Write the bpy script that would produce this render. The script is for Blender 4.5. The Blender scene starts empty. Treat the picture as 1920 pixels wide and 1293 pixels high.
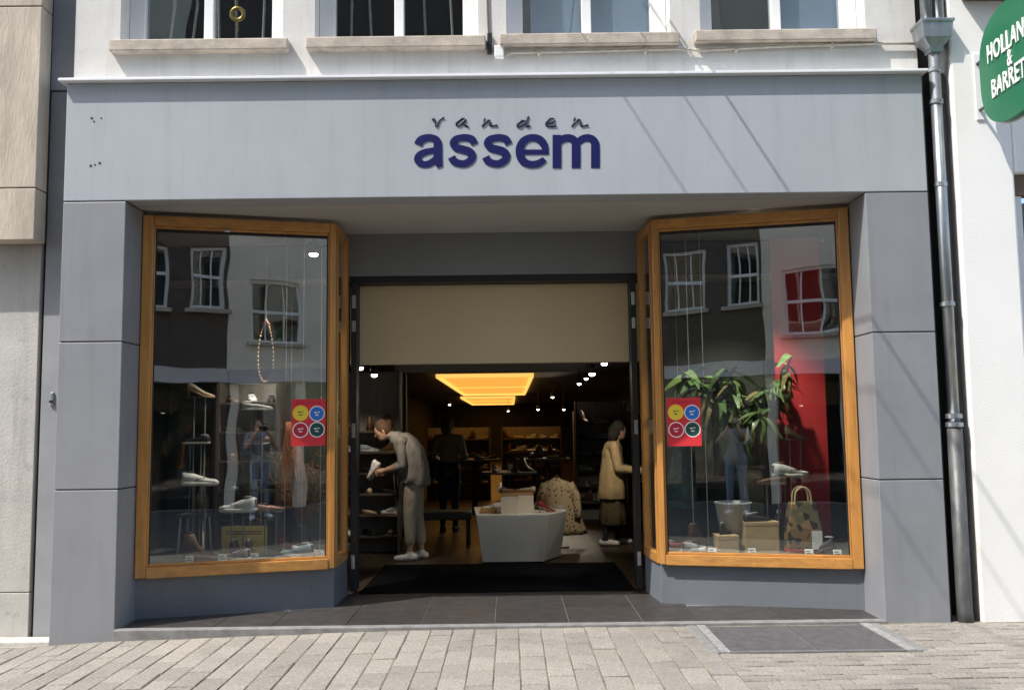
import bpy, bmesh, math, random
from mathutils import Vector, Matrix, Quaternion

random.seed(7)
sc = bpy.context.scene
COL = sc.collection
R = math.radians

# ------------------------------------------------------------------ camera
FPX = 1700.0                     # focal length in pixels of the 1920 px wide photograph
CAM = Vector((0.0, -7.06, 1.5))
_p, _y, _r = R(5.1637), R(0.13638), R(-0.70021)
_F = Vector((math.sin(_y)*math.cos(_p), math.cos(_y)*math.cos(_p), math.sin(_p)))
_rt = Vector((math.cos(_y), -math.sin(_y), 0)); _up = _rt.cross(_F)
CR = math.cos(_r)*_rt + math.sin(_r)*_up
CU = -math.sin(_r)*_rt + math.cos(_r)*_up
cam_data = bpy.data.cameras.new('camera')
cam_data.sensor_width = 36; cam_data.sensor_fit = 'HORIZONTAL'
cam_data.lens = FPX/1920*36
cam_data.clip_start = 0.05; cam_data.clip_end = 500
cam = bpy.data.objects.new('camera', cam_data); COL.objects.link(cam)
cam.matrix_world = Matrix(((CR.x, CU.x, -_F.x, CAM.x), (CR.y, CU.y, -_F.y, CAM.y), (CR.z, CU.z, -_F.z, CAM.z), (0, 0, 0, 1)))
sc.camera = cam

# ------------------------------------------------------------------ light
SUN_DIR = Vector((0.60, 0.36, -1.0)).normalized()
world = bpy.data.worlds.new('World'); sc.world = world; world.use_nodes = True
_n = world.node_tree.nodes; _l = world.node_tree.links
sky = _n.new('ShaderNodeTexSky'); sky.sky_type = 'NISHITA'; sky.sun_disc = False
sky.sun_elevation = R(55); sky.sun_rotation = R(239); sky.air_density = 1.0; sky.dust_density = 1.5
_l.new(sky.outputs[0], _n['Background'].inputs[0]); _n['Background'].inputs[1].default_value = 0.15
sun_data = bpy.data.lights.new('sun', 'SUN'); sun_data.energy = 2.35; sun_data.angle = R(0.53); sun_data.color = (1.0, 0.955, 0.88)
sun = bpy.data.objects.new('sun', sun_data); COL.objects.link(sun)
sun.rotation_euler = SUN_DIR.to_track_quat('-Z', 'Y').to_euler(); sun.location = (-12, -8, 20)
sc.view_settings.view_transform = 'Standard'; sc.view_settings.look = 'None'
sc.view_settings.exposure = 1.33; sc.view_settings.gamma = 1.0; sc.view_settings.use_curve_mapping = False
sc.cycles.use_denoising = True
sc.cycles.max_bounces = 10; sc.cycles.diffuse_bounces = 5; sc.cycles.glossy_bounces = 4
sc.cycles.transparent_max_bounces = 16; sc.cycles.caustics_reflective = False; sc.cycles.caustics_refractive = False

# ------------------------------------------------------------------ pixel helpers (photograph pixels -> points on known planes)
def ray(x, y):
    return CR*((x-960)/FPX) - CU*((y-646.5)/FPX) + _F
def atY(x, y, Y):
    d = ray(x, y); return CAM + d*((Y-CAM.y)/d.y)
def atZ(x, y, Z):
    d = ray(x, y); return CAM + d*((Z-CAM.z)/d.z)

# ------------------------------------------------------------------ materials
MATS = {}
def mat(name, col, rough=0.6, noise=None, bump=None, metal=0.0, spec=0.5, rnd=0.0, stretch=(1, 1, 1), emit=None, coat=0.0, col2=None, streak=0.0, stain=0.0, bdist=0.01):
    """noise=(scale, amount): light/dark mottling; bump=(scale, strength); rnd: tint varies per object"""
    if name in MATS: return MATS[name]
    m = bpy.data.materials.new(name); m.use_nodes = True; MATS[name] = m
    nt = m.node_tree; N = nt.nodes; L = nt.links; b = N['Principled BSDF']
    b.inputs['Base Color'].default_value = (*col, 1); b.inputs['Roughness'].default_value = rough
    b.inputs['Metallic'].default_value = metal; b.inputs['Specular IOR Level'].default_value = spec
    if coat: b.inputs['Coat Weight'].default_value = coat
    if emit:
        b.inputs['Emission Color'].default_value = (*emit[0], 1); b.inputs['Emission Strength'].default_value = emit[1]
    cur = None
    if noise or bump or rnd:
        tc = N.new('ShaderNodeTexCoord'); mp = N.new('ShaderNodeMapping'); mp.inputs['Scale'].default_value = stretch
        L.new(tc.outputs['Object'], mp.inputs[0])
    if noise:
        nz = N.new('ShaderNodeTexNoise'); nz.inputs['Scale'].default_value = noise[0]; nz.inputs['Detail'].default_value = 6; nz.inputs['Roughness'].default_value = 0.62
        L.new(mp.outputs[0], nz.inputs['Vector'])
        rmp = N.new('ShaderNodeMapRange'); rmp.inputs[1].default_value = 0.3; rmp.inputs[2].default_value = 0.7
        L.new(nz.outputs[0], rmp.inputs[0])
        mx = N.new('ShaderNodeMix'); mx.data_type = 'RGBA'
        a = noise[1]
        c0 = col2 if col2 else tuple(c*(1-a) for c in col)
        mx.inputs[6].default_value = (*c0, 1); mx.inputs[7].default_value = (*[min(1, c*(1+a)) for c in col], 1)
        L.new(rmp.outputs[0], mx.inputs[0]); cur = mx.outputs[2]
        rr = N.new('ShaderNodeMapRange'); rr.inputs[3].default_value = min(1, rough+0.08); rr.inputs[4].default_value = max(0.02, rough-0.08)
        L.new(nz.outputs[0], rr.inputs[0]); L.new(rr.outputs[0], b.inputs['Roughness'])
    if rnd:
        oi = N.new('ShaderNodeObjectInfo'); r2 = N.new('ShaderNodeMapRange'); r2.inputs[3].default_value = 1-rnd; r2.inputs[4].default_value = 1+rnd
        L.new(oi.outputs['Random'], r2.inputs[0])
        mm = N.new('ShaderNodeVectorMath'); mm.operation = 'SCALE'
        if cur: L.new(cur, mm.inputs[0])
        else: mm.inputs[0].default_value = col
        L.new(r2.outputs[0], mm.inputs['Scale']); cur = mm.outputs[0]
    def over(cur, sc_, stv, lo, hi, amt):
        g = N.new('ShaderNodeNewGeometry'); m2 = N.new('ShaderNodeMapping'); m2.inputs['Scale'].default_value = stv; L.new(g.outputs['Position'], m2.inputs[0])
        n2 = N.new('ShaderNodeTexNoise'); n2.inputs['Scale'].default_value = sc_; n2.inputs['Detail'].default_value = 8; n2.inputs['Roughness'].default_value = .65; L.new(m2.outputs[0], n2.inputs['Vector'])
        q = N.new('ShaderNodeMapRange'); q.inputs[1].default_value = lo; q.inputs[2].default_value = hi; q.inputs[3].default_value = 1.0; q.inputs[4].default_value = 1-amt; L.new(n2.outputs[0], q.inputs[0])
        v = N.new('ShaderNodeVectorMath'); v.operation = 'SCALE'
        if cur: L.new(cur, v.inputs[0])
        else: v.inputs[0].default_value = col
        L.new(q.outputs[0], v.inputs['Scale']); return v.outputs[0]
    if streak: cur = over(cur, 1.0, (9, 9, .55), .52, .72, streak)
    if stain: cur = over(over(cur, 1.1, (1, 1, 1), .5, .72, stain), 9.0, (1, 1, 1), .60, .68, stain*.9)
    if cur: L.new(cur, b.inputs['Base Color'])
    if bump:
        nb = N.new('ShaderNodeTexNoise'); nb.inputs['Scale'].default_value = bump[0]; nb.inputs['Detail'].default_value = 5
        L.new(mp.outputs[0], nb.inputs['Vector'])
        bp = N.new('ShaderNodeBump'); bp.inputs['Strength'].default_value = bump[1]; bp.inputs['Distance'].default_value = bdist
        L.new(nb.outputs[0], bp.inputs['Height']); L.new(bp.outputs[0], b.inputs['Normal'])
    return m

def glass_mat(name, tint, refl0, wav=0.0):
    m = bpy.data.materials.new(name); m.use_nodes = True
    nt = m.node_tree; N = nt.nodes; L = nt.links; N.clear()
    out = N.new('ShaderNodeOutputMaterial'); tr = N.new('ShaderNodeBsdfTransparent'); gl = N.new('ShaderNodeBsdfGlossy')
    tr.inputs[0].default_value = (*tint, 1); gl.inputs['Roughness'].default_value = 0.0; gl.inputs[0].default_value = (1.0, 0.97, 0.92, 1)
    fr = N.new('ShaderNodeFresnel'); k = (1+math.sqrt(refl0))/(1-math.sqrt(refl0)); fr.inputs[0].default_value = k
    mx = N.new('ShaderNodeMixShader')
    # the same Fresnel value on the back side of the pane
    geo = N.new('ShaderNodeNewGeometry'); inv = N.new('ShaderNodeMath'); inv.operation = 'MULTIPLY_ADD'
    inv.inputs[1].default_value = (1.0/k-k); inv.inputs[2].default_value = k
    L.new(geo.outputs['Backfacing'], inv.inputs[0]); L.new(inv.outputs[0], fr.inputs[0])
    L.new(fr.outputs[0], mx.inputs[0]); L.new(tr.outputs[0], mx.inputs[1]); L.new(gl.outputs[0], mx.inputs[2])
    L.new(mx.outputs[0], out.inputs[0])
    if wav:
        tc = N.new('ShaderNodeTexCoord'); nz = N.new('ShaderNodeTexNoise'); nz.inputs['Scale'].default_value = 1.6; nz.inputs['Detail'].default_value = 1
        bp = N.new('ShaderNodeBump'); bp.inputs['Strength'].default_value = wav; bp.inputs['Distance'].default_value = 0.02
        L.new(tc.outputs['Object'], nz.inputs['Vector']); L.new(nz.outputs[0], bp.inputs['Height']); L.new(bp.outputs[0], gl.inputs['Normal'])
    MATS[name] = m
    return m

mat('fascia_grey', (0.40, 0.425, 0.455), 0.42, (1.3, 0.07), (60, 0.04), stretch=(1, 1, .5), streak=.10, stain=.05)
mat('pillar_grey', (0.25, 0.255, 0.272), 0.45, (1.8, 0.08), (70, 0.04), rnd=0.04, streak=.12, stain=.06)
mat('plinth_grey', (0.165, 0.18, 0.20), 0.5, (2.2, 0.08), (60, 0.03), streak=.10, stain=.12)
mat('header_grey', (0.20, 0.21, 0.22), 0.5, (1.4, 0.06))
mat('soffit_grey', (0.46, 0.455, 0.44), 0.6, (1.0, 0.05))
mat('joint_dark', (0.03, 0.03, 0.032), 0.8)
mat('cap_white', (0.80, 0.81, 0.83), 0.35, (4, 0.05))
mat('render_white', (0.66, 0.645, 0.615), 0.85, (2.3, 0.08), (90, 0.25), streak=.14, stain=.08)
mat('render_bright', (0.86, 0.85, 0.83), 0.85, (1.5, 0.03), (70, 0.2))
mat('render_shade', (0.70, 0.68, 0.66), 0.85, (1.5, 0.04), (70, 0.2))
mat('paint_white', (0.82, 0.82, 0.81), 0.35, (5, 0.03))
mat('sill_stone', (0.46, 0.40, 0.33), 0.8, (7, 0.3), (60, 0.3))
mat('stone_beige', (0.50, 0.43, 0.345), 0.85, (3.0, 0.28), (45, 0.4), stretch=(1.4, 1, .35), rnd=0.05)
mat('stone_pale', (0.47, 0.45, 0.42), 0.85, (1.4, 0.16), (60, 0.3), streak=.2, stain=.2)
mat('strip_grey', (0.29, 0.295, 0.31), 0.75, (3, 0.1), (60, 0.15))
mat('wood_v', (0.50, 0.235, 0.06), 0.34, (5, 0.25), (30, 0.06), stretch=(6, 6, .35), coat=0.2, stain=.16)
mat('wood_h', (0.50, 0.235, 0.06), 0.34, (5, 0.25), (30, 0.06), stretch=(.35, 6, 6), coat=0.2, stain=.16)
mat('gasket', (0.012, 0.012, 0.012), 0.6)
mat('navy', (0.006, 0.009, 0.085), 0.6, spec=0.2)
mat('ink', (0.012, 0.014, 0.05), 0.4)
mat('zinc', (0.34, 0.36, 0.375), 0.36, (14, 0.28), (40, 0.1), metal=0.8, stretch=(1, 1, .25))
mat('iron_pipe', (0.085, 0.085, 0.085), 0.5, (16, 0.35), (50, 0.2), metal=0.2, stretch=(1, 1, .4))
mat('sign_green', (0.012, 0.145, 0.068), 0.35, (3, 0.06))
mat('sign_white', (0.82, 0.82, 0.80), 0.4)
mat('paver', (0.275, 0.25, 0.216), 0.9, (45, 0.34), (120, 0.6), rnd=0.13, stain=.26)
mat('paver_joint', (0.26, 0.235, 0.16), 0.95, (3.2, 0.35), (150, 0.6), col2=(0.05, 0.046, 0.028))
mat('slate', (0.045, 0.041, 0.039), 0.42, (9, 0.3), (80, 0.2), rnd=0.12)
mat('slate_joint', (0.17, 0.16, 0.15), 0.9)
mat('steel', (0.50, 0.50, 0.50), 0.32, (20, 0.15), metal=0.9)
mat('edge_stone', (0.20, 0.195, 0.19), 0.8, (10, 0.25), (80, 0.3))
mat('grate_metal', (0.16, 0.155, 0.155), 0.55, (12, 0.2), (120, 0.3), metal=0.1)
mat('frame_dull', (0.36, 0.355, 0.345), 0.5, (18, .3), metal=.3)
mat('kerb_pale', (0.52, 0.49, 0.44), 0.85, (10, 0.2), (90, 0.3))
mat('black_mat', (0.006, 0.006, 0.0075), 1.0, spec=0.05, noise=(60, 0.3), bump=(200, 0.4))
mat('cream_panel', (0.60, 0.48, 0.29), 0.6, (1.2, 0.04))
mat('poster_red', (0.62, 0.035, 0.045), 0.4)
mat('dot_yellow', (0.80, 0.58, 0.05), 0.4)
mat('dot_blue', (0.03, 0.16, 0.55), 0.4)
mat('dot_red', (0.45, 0.02, 0.045), 0.4)
mat('dot_green', (0.015, 0.07, 0.055), 0.4)
mat('brass', (0.62, 0.42, 0.12), 0.3, metal=0.9)
mat('cable_brown', (0.16, 0.11, 0.075), 0.7)
mat('black_plastic', (0.015, 0.015, 0.016), 0.45)
mat('conduit', (0.50, 0.46, 0.38), 0.7, (20, 0.2))
glass_mat('shop_glass', (0.94, 0.96, 0.94), 0.18, 0.12)
mat('acrylic', (0.22, 0.23, 0.23), 0.25)
glass_mat('window_glass', (0.82, 0.86, 0.88), 0.10, 0.12)

# ------------------------------------------------------------------ mesh helpers
class MB:
    def __init__(s): s.v = []; s.f = []; s.m = []
    def add(s, vs, fs, mi=0):
        o = len(s.v); s.v += [tuple(v) for v in vs]; s.f += [tuple(i+o for i in f) for f in fs]; s.m += [mi]*len(fs); return s
    def obox(s, O, a, b, c, mi=0):
        """box from corner O with edge vectors a, b, c (right-handed a x b . c > 0)"""
        O, a, b, c = map(Vector, (O, a, b, c))
        if a.cross(b).dot(c) < 0: a, b = b, a
        vs = [O, O+a, O+a+b, O+b, O+c, O+a+c, O+a+b+c, O+b+c]
        return s.add(vs, [(3, 2, 1, 0), (4, 5, 6, 7), (0, 1, 5, 4), (1, 2, 6, 5), (2, 3, 7, 6), (3, 0, 4, 7)], mi)
    def box(s, x0, x1, y0, y1, z0, z1, mi=0):
        return s.obox((x0, y0, z0), (x1-x0, 0, 0), (0, y1-y0, 0), (0, 0, z1-z0), mi)
    def prism(s, pts, z0, z1, mi=0):
        """pts: xy outline, counter-clockwise seen from above"""
        n = len(pts); a = sum(pts[i][0]*pts[(i+1) % n][1]-pts[(i+1) % n][0]*pts[i][1] for i in range(n))
        if a < 0: pts = pts[::-1]
        vs = [(p[0], p[1], z0) for p in pts]+[(p[0], p[1], z1) for p in pts]
        return s.add(vs, [tuple(range(n-1, -1, -1)), tuple(range(n, 2*n))]+[(i, (i+1) % n, n+(i+1) % n, n+i) for i in range(n)], mi)
    def rings(s, rings, cap=True, mi=0):
        n = len(rings[0]); vs = [p for r in rings for p in r]; fs = []
        for k in range(len(rings)-1):
            for i in range(n):
                j = (i+1) % n; fs.append((k*n+i, k*n+j, (k+1)*n+j, (k+1)*n+i))
        if cap: fs += [tuple(range(n-1, -1, -1)), tuple(range((len(rings)-1)*n, len(rings)*n))]
        return s.add(vs, fs, mi)
    def tube(s, pts, r, n=8, mi=0):
        pts = [Vector(p) for p in pts]; rr = r if isinstance(r, (list, tuple)) else [r]*len(pts); rings = []; prev = None
        for i, p in enumerate(pts):
            t = (pts[min(i+1, len(pts)-1)]-pts[max(i-1, 0)]).normalized()
            if prev is None:
                prev = t.cross(Vector((0, 0, 1)) if abs(t.z) < .9 else Vector((1, 0, 0))).normalized()
            u = (prev-t*prev.dot(t)).normalized(); w = t.cross(u); prev = u
            rings.append([p+u*math.cos(2*math.pi*k/n)*rr[i]+w*math.sin(2*math.pi*k/n)*rr[i] for k in range(n)])
        return s.rings(rings, True, mi)
    def lathe(s, prof, c=(0, 0, 0), n=20, mi=0, sx=1, sy=1):
        rings = [[(c[0]+r*sx*math.cos(2*math.pi*k/n), c[1]+r*sy*math.sin(2*math.pi*k/n), c[2]+z) for k in range(n)] for r, z in prof]
        return s.rings(rings, True, mi)
    def ellipsoid(s, c, r, rot=None, nu=14, nv=9, mi=0):
        c = Vector(c); rings = []
        for j in range(1, nv):
            a = math.pi*j/nv-math.pi/2
            ring = []
            for k in range(nu):
                b = 2*math.pi*k/nu; p = Vector((r[0]*math.cos(a)*math.cos(b), r[1]*math.cos(a)*math.sin(b), r[2]*math.sin(a)))
                if rot: p = rot @ p
                ring.append(c+p)
            rings.append(ring)
        return s.rings(rings, True, mi)
    def build(s, name, m, parent=None, smooth=False, bevel=0, loc=None):
        me = bpy.data.meshes.new(name); me.from_pydata(s.v, [], s.f); me.update()
        for mm in (m if isinstance(m, (list, tuple)) else [m]): me.materials.append(MATS[mm])
        if any(s.m): me.polygons.foreach_set('material_index', s.m)
        if smooth: me.polygons.foreach_set('use_smooth', [True]*len(me.polygons))
        o = bpy.data.objects.new(name, me); COL.objects.link(o)
        if parent: o.parent = parent
        if loc: o.location = loc
        if bevel:
            b = o.modifiers.new('bevel', 'BEVEL'); b.width = bevel; b.segments = 2; b.limit_method = 'ANGLE'
        return o

def tag(o, label, cat, group=None, kind=None):
    if label: o['label'] = label
    if cat: o['category'] = cat
    if group: o['group'] = group
    if kind: o['kind'] = kind
    return o
def thing(name, label, cat, loc=(0, 0, 0), rz=0, group=None):
    o = bpy.data.objects.new(name, None); COL.objects.link(o); o.location = loc; o.rotation_euler = (0, 0, rz); o.empty_display_size = .2
    return tag(o, label, cat, group)
def struct(o): o['kind'] = 'structure'; return o
def copy_tree(o, parent=None):
    c = o.copy(); COL.objects.link(c); c.parent = parent
    for ch in list(o.children): copy_tree(ch, c)
    return c
def bx(name, m, parent, x0, x1, y0, y1, z0, z1, bevel=0):
    return MB().box(x0, x1, y0, y1, z0, z1).build(name, m, parent, bevel=bevel)
def lerp(a, b, t): return a+(b-a)*t
def pw(tab, x):
    if x <= tab[0][0]: return tab[0][1]
    for (a, b), (c, d) in zip(tab, tab[1:]):
        if x <= c: return lerp(b, d, (x-a)/(c-a))
    return tab[-1][1]
def crom(pts, n=6):
    """Catmull-Rom through tuples"""
    out = []
    P = [pts[0]]+list(pts)+[pts[-1]]
    for i in range(1, len(P)-2):
        p0, p1, p2, p3 = P[i-1:i+3]
        for k in range(n):
            t = k/n
            out.append(tuple(.5*((2*b)+(-a+c)*t+(2*a-5*b+4*c-d)*t*t+(-a+3*b-3*c+d)*t**3) for a, b, c, d in zip(p0, p1, p2, p3)))
    out.append(tuple(pts[-1])); return out

# facade lines, metres (facade plane Y = 0, floor of the entrance Z = 0)
XL0, XL1, XR0, XR1 = -3.526, -3.031, 2.836, 3.334
ZJ1, ZJ2, ZF0, ZF1 = 1.06, 2.203, 3.32, 4.285
GT = [(-9, -0.30), (-3.53, -0.097), (-3.0, -0.066), (-1.87, -0.036), (-0.9, -0.012), (0.2, -0.006), (9, -0.014)]
def gz(x): return pw(GT, x)
LA, LB = Vector((-3.03, 0.35, 0)), Vector((-1.51, 0.76, 0))      # left display window, outer and inner corner
RA, RB = Vector((2.83, 0.37, 0)), Vector((1.25, 0.75, 0))        # right display window
LC, RC = Vector((-1.505, 1.30, 0)), Vector((1.21, 1.30, 0))      # where the window returns meet the door wall
WZ0, WZ1 = 0.33, 3.285
YD = 1.36

# =================================================================== SETTING: ground
# one sheet that follows the slope of the street
mb = MB(); xs = [-60, -20, -9, -6, -4.5, -3.53, -3, -2.4, -1.87, -1.4, -.9, -.3, .2, 1, 2, 3, 4, 6, 9, 20, 60]
ys = [-60, -20, -10.2, -6, -4, -3, -2, -1, 0.35, 2.0]
vs = [(x, y, gz(x)-0.012) for y in ys for x in xs]; nx = len(xs)
mb.add(vs, [(j*nx+i, j*nx+i+1, (j+1)*nx+i+1, (j+1)*nx+i) for j in range(len(ys)-1) for i in range(nx-1)])
m = mat('street_sheet', (0.30, 0.275, 0.24), 0.9)
nt = m.node_tree; N = nt.nodes; L = nt.links
tc = N.new('ShaderNodeTexCoord'); mp = N.new('ShaderNodeMapping'); mp.inputs['Rotation'].default_value = (0, 0, R(90)); mp.inputs['Location'].default_value = (0.03, 0.05, 0)
br = N.new('ShaderNodeTexBrick'); br.inputs['Scale'].default_value = 1.0; br.inputs['Brick Width'].default_value = 0.334; br.inputs['Row Height'].default_value = 0.1645
br.inputs['Mortar Size'].default_value = 0.006; br.inputs['Color1'].default_value = (0.30, 0.275, 0.24, 1); br.inputs['Color2'].default_value = (0.37, 0.335, 0.29, 1); br.inputs['Mortar'].default_value = (0.11, 0.095, 0.06, 1)
L.new(tc.outputs['Object'], mp.inputs[0]); L.new(mp.outputs[0], br.inputs['Vector']); L.new(br.outputs[0], N['Principled BSDF'].inputs['Base Color'])
street = struct(mb.build('street', 'street_sheet'))

rd = MB(); nx = len(xs)  # unseen sheet, coloured dark so the shop glass mirrors a darker street
vs = [(x, y, gz(x)-0.008) for y in (-9.98, -2.9) for x in xs]
rd.add(vs, [(i, i+1, nx+i+1, nx+i) for i in range(nx-1)])
mat('road_darkened', (0.065, 0.062, 0.06), 0.9, (6, .25), (90, .4))
struct(rd.build('road', 'road_darkened'))
# near strip of pavement: sand bed + single pavers
bed = MB(); xs2 = [-5.2, -4.5, -3.53, -3, -2.4, -1.87, -1.4, -.9, -.3, .2, 1, 2, 3, 4, 5.2]; nx = len(xs2)
vs = [(x, y, gz(x)-0.008) for y in (-2.0, -0.02) for x in xs2]
bed.add(vs, [(i, i+1, nx+i+1, nx+i) for i in range(nx-1)])
pavement = struct(bed.build('pavement', 'paver_joint'))
def paver_mesh(w, l, seed):
    rnd = random.Random(seed); b = 0.007; h = 0.03
    j = lambda: rnd.uniform(-.0022, .0022)
    def ring(i, z): return [(-w/2+i+j(), -l/2+i+j(), z+j()*.6), (w/2-i+j(), -l/2+i+j(), z+j()*.6), (w/2-i+j(), l/2-i+j(), z+j()*.6), (-w/2+i+j(), l/2-i+j(), z+j()*.6)]
    q = MB().rings([ring(0, -h), ring(0, -.006), ring(.003, -.0015), ring(b, 0)], True)
    me = bpy.data.meshes.new('paver'); me.from_pydata(q.v, [], q.f); me.update(); me.materials.append(MATS['paver']); return me
PW, PL = 0.1645, 0.334
pm_long = [paver_mesh(PW-.008, PL-.008, i) for i in range(6)]
pm_half = [paver_mesh(PW-.008, PL/2-.008, i+20) for i in range(3)]
pm_side = [paver_mesh(0.21-.007, 0.105-.007, i+40) for i in range(5)]
G_X0, G_X1, G_Y0, G_Y1 = 1.40, 2.66, -0.88, -0.06       # cellar grate
def put_paver(meshes, x, y, rnd):
    o = bpy.data.objects.new('paver', rnd.choice(meshes)); COL.objects.link(o); o.parent = pavement
    sl = math.atan((gz(x+.05)-gz(x-.05))/.1)
    o.location = (x, y, gz(x)+rnd.uniform(-.0035, .0035)); o.rotation_euler = (rnd.uniform(-.008, .008), -sl+rnd.uniform(-.012, .012), rnd.uniform(-.008, .008))
    return o
rnd = random.Random(3)
def seen(x, y):      # inside the view, with a margin
    d = Vector((x, y, gz(x)))-CAM; z = d.dot(_F)
    return z > 0 and abs(d.dot(CR)/z*FPX) < 1010 and d.dot(CU)/z*FPX > -700
XS = 1.36            # left of this the pavers run towards the shop, right of it they lie along it
col = 0; x = XS-PW/2
NP = 0
while x > -4.6:
    off = (col % 2)*PL/2; y = -0.075-PL/2
    if off: 
        if seen(x, -0.075-PL/4): put_paver(pm_half, x, -0.075-PL/4, rnd); NP += 1
        y -= PL/2
    while y > -2.0:
        if seen(x, y+PL/2): put_paver(pm_long, x, y, rnd); NP += 1
        y -= PL
    x -= PW; col += 1
row = 0; y = -0.075-0.0525
side = []
while y > -1.95:
    spans = [(XS, G_X0-.058), (G_X1+.058, 4.6)] if y > G_Y0-.05 else [(XS, 4.6)]
    for (a, b) in spans:
        x = a; first = .105 if row % 2 else .21
        while x < b-.02:
            w = min(first, b-x); first = .21
            if seen(x+w/2, y): side.append((x+w/2, y, w))
            x += w
    y -= 0.105; row += 1
side.sort(key=lambda p: p[1])            # nearest first: those stay single pavers
NSINGLE = max(0, 298-NP)
for (x, y, w) in side[:NSINGLE]:
    o = put_paver(pm_side, x, y, rnd); o.scale = ((w-.007)/(.21-.007), 1, 1); NP += 1
far = MB()
for (x, y, w) in side[NSINGLE:]:
    me = rnd.choice(pm_side); k = (w-.007)/(.21-.007); z = gz(x)+rnd.uniform(-.003, .003)
    far.add([(x+v.co.x*k, y+v.co.y, z+v.co.z) for v in me.vertices], [tuple(p.vertices) for p in me.polygons])
if far.v:
    o = far.build('far_pavers', 'paver', pavement); o['kind'] = 'stuff'
print('side', len(side), 'single', NSINGLE)
print('pavers', NP)

# entrance floor: slate tiles in the recess, with a steel edge strip
floor = struct(MB().prism([(XL1, -0.02), (XR0, -0.02), (XR0, .45), (RB.x, YD), (LB.x, YD), (XL1, .45)], -0.10, -0.004).build('entrance_floor', 'slate_joint'))
tx = [-3.02, -2.30, -1.86, -1.29, -0.72, -0.145, 0.43, 1.0, 1.45, 2.1, 2.82]
for i in range(len(tx)-1):
    for (y0, y1) in ((0.045, 0.645), (0.652, 1.352)):
        if y0 > .6 and (tx[i] < -1.87 or tx[i+1] > 1.5): continue
        MB().box(tx[i]+.003, tx[i+1]-.003, y0, y1, -0.03, 0.002+random.uniform(-.001, .001)).build('tile', 'slate', floor, bevel=.002)
MB().box(XL1+.004, XR0-.004, -0.045, 0.04, -0.11, 0.008).build('edge_strip', 'edge_stone', floor, bevel=.006)

# =================================================================== THE SHOP BUILDING
shop = thing('shop_building', 'grey shopfront with two oak framed display windows under a white rendered upper floor', 'building')
bx('fascia', 'fascia_grey', shop, XL0, XR1, 0, 0.22, ZF0+.004, ZF1-.002, .006)
bx('cap_flashing', 'cap_white', shop, XL0-.045, XR1+.03, -0.06, 0.20, ZF1, ZF1+.022, .003)
for i, (px, py) in enumerate([(172, 222), (190, 222), (170, 311), (178, 309), (187, 306), (176, 228)]):
    p = atY(px, py, -.001); q = MB(); q.tube([(p.x, .003, p.z), (p.x, -.0015, p.z)], .0075 if i % 2 else .011, 8); q.build('drill_hole', 'joint_dark', shop)
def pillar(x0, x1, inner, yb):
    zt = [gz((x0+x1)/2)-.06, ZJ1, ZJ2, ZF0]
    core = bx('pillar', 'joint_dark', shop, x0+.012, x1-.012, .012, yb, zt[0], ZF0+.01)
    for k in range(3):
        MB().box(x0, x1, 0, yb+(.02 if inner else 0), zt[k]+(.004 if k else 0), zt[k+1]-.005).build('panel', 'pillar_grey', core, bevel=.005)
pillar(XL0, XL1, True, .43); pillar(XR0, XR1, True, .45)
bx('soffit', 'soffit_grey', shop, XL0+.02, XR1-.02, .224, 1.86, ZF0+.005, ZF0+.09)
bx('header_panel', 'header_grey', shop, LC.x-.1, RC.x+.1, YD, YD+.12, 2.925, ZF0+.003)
bx('header_rail', 'black_plastic', shop, LC.x-.1, RC.x+.1, YD+.02, YD+.16, 2.862, 2.923)
_a = atY(668, 538, 1.5); _b = atY(1190, 677, 1.5)
bx('transom_panel', 'cream_panel', shop, -1.52, 1.24, 1.54, 1.62, _b.z, 2.86, .004)
# body between recess and upper floor, closing the shop's inside from above
bx('lintel', 'joint_dark', shop, XL0+.03, XR1-.03, .23, 34, ZF0+.10, ZF1-.01)

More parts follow.
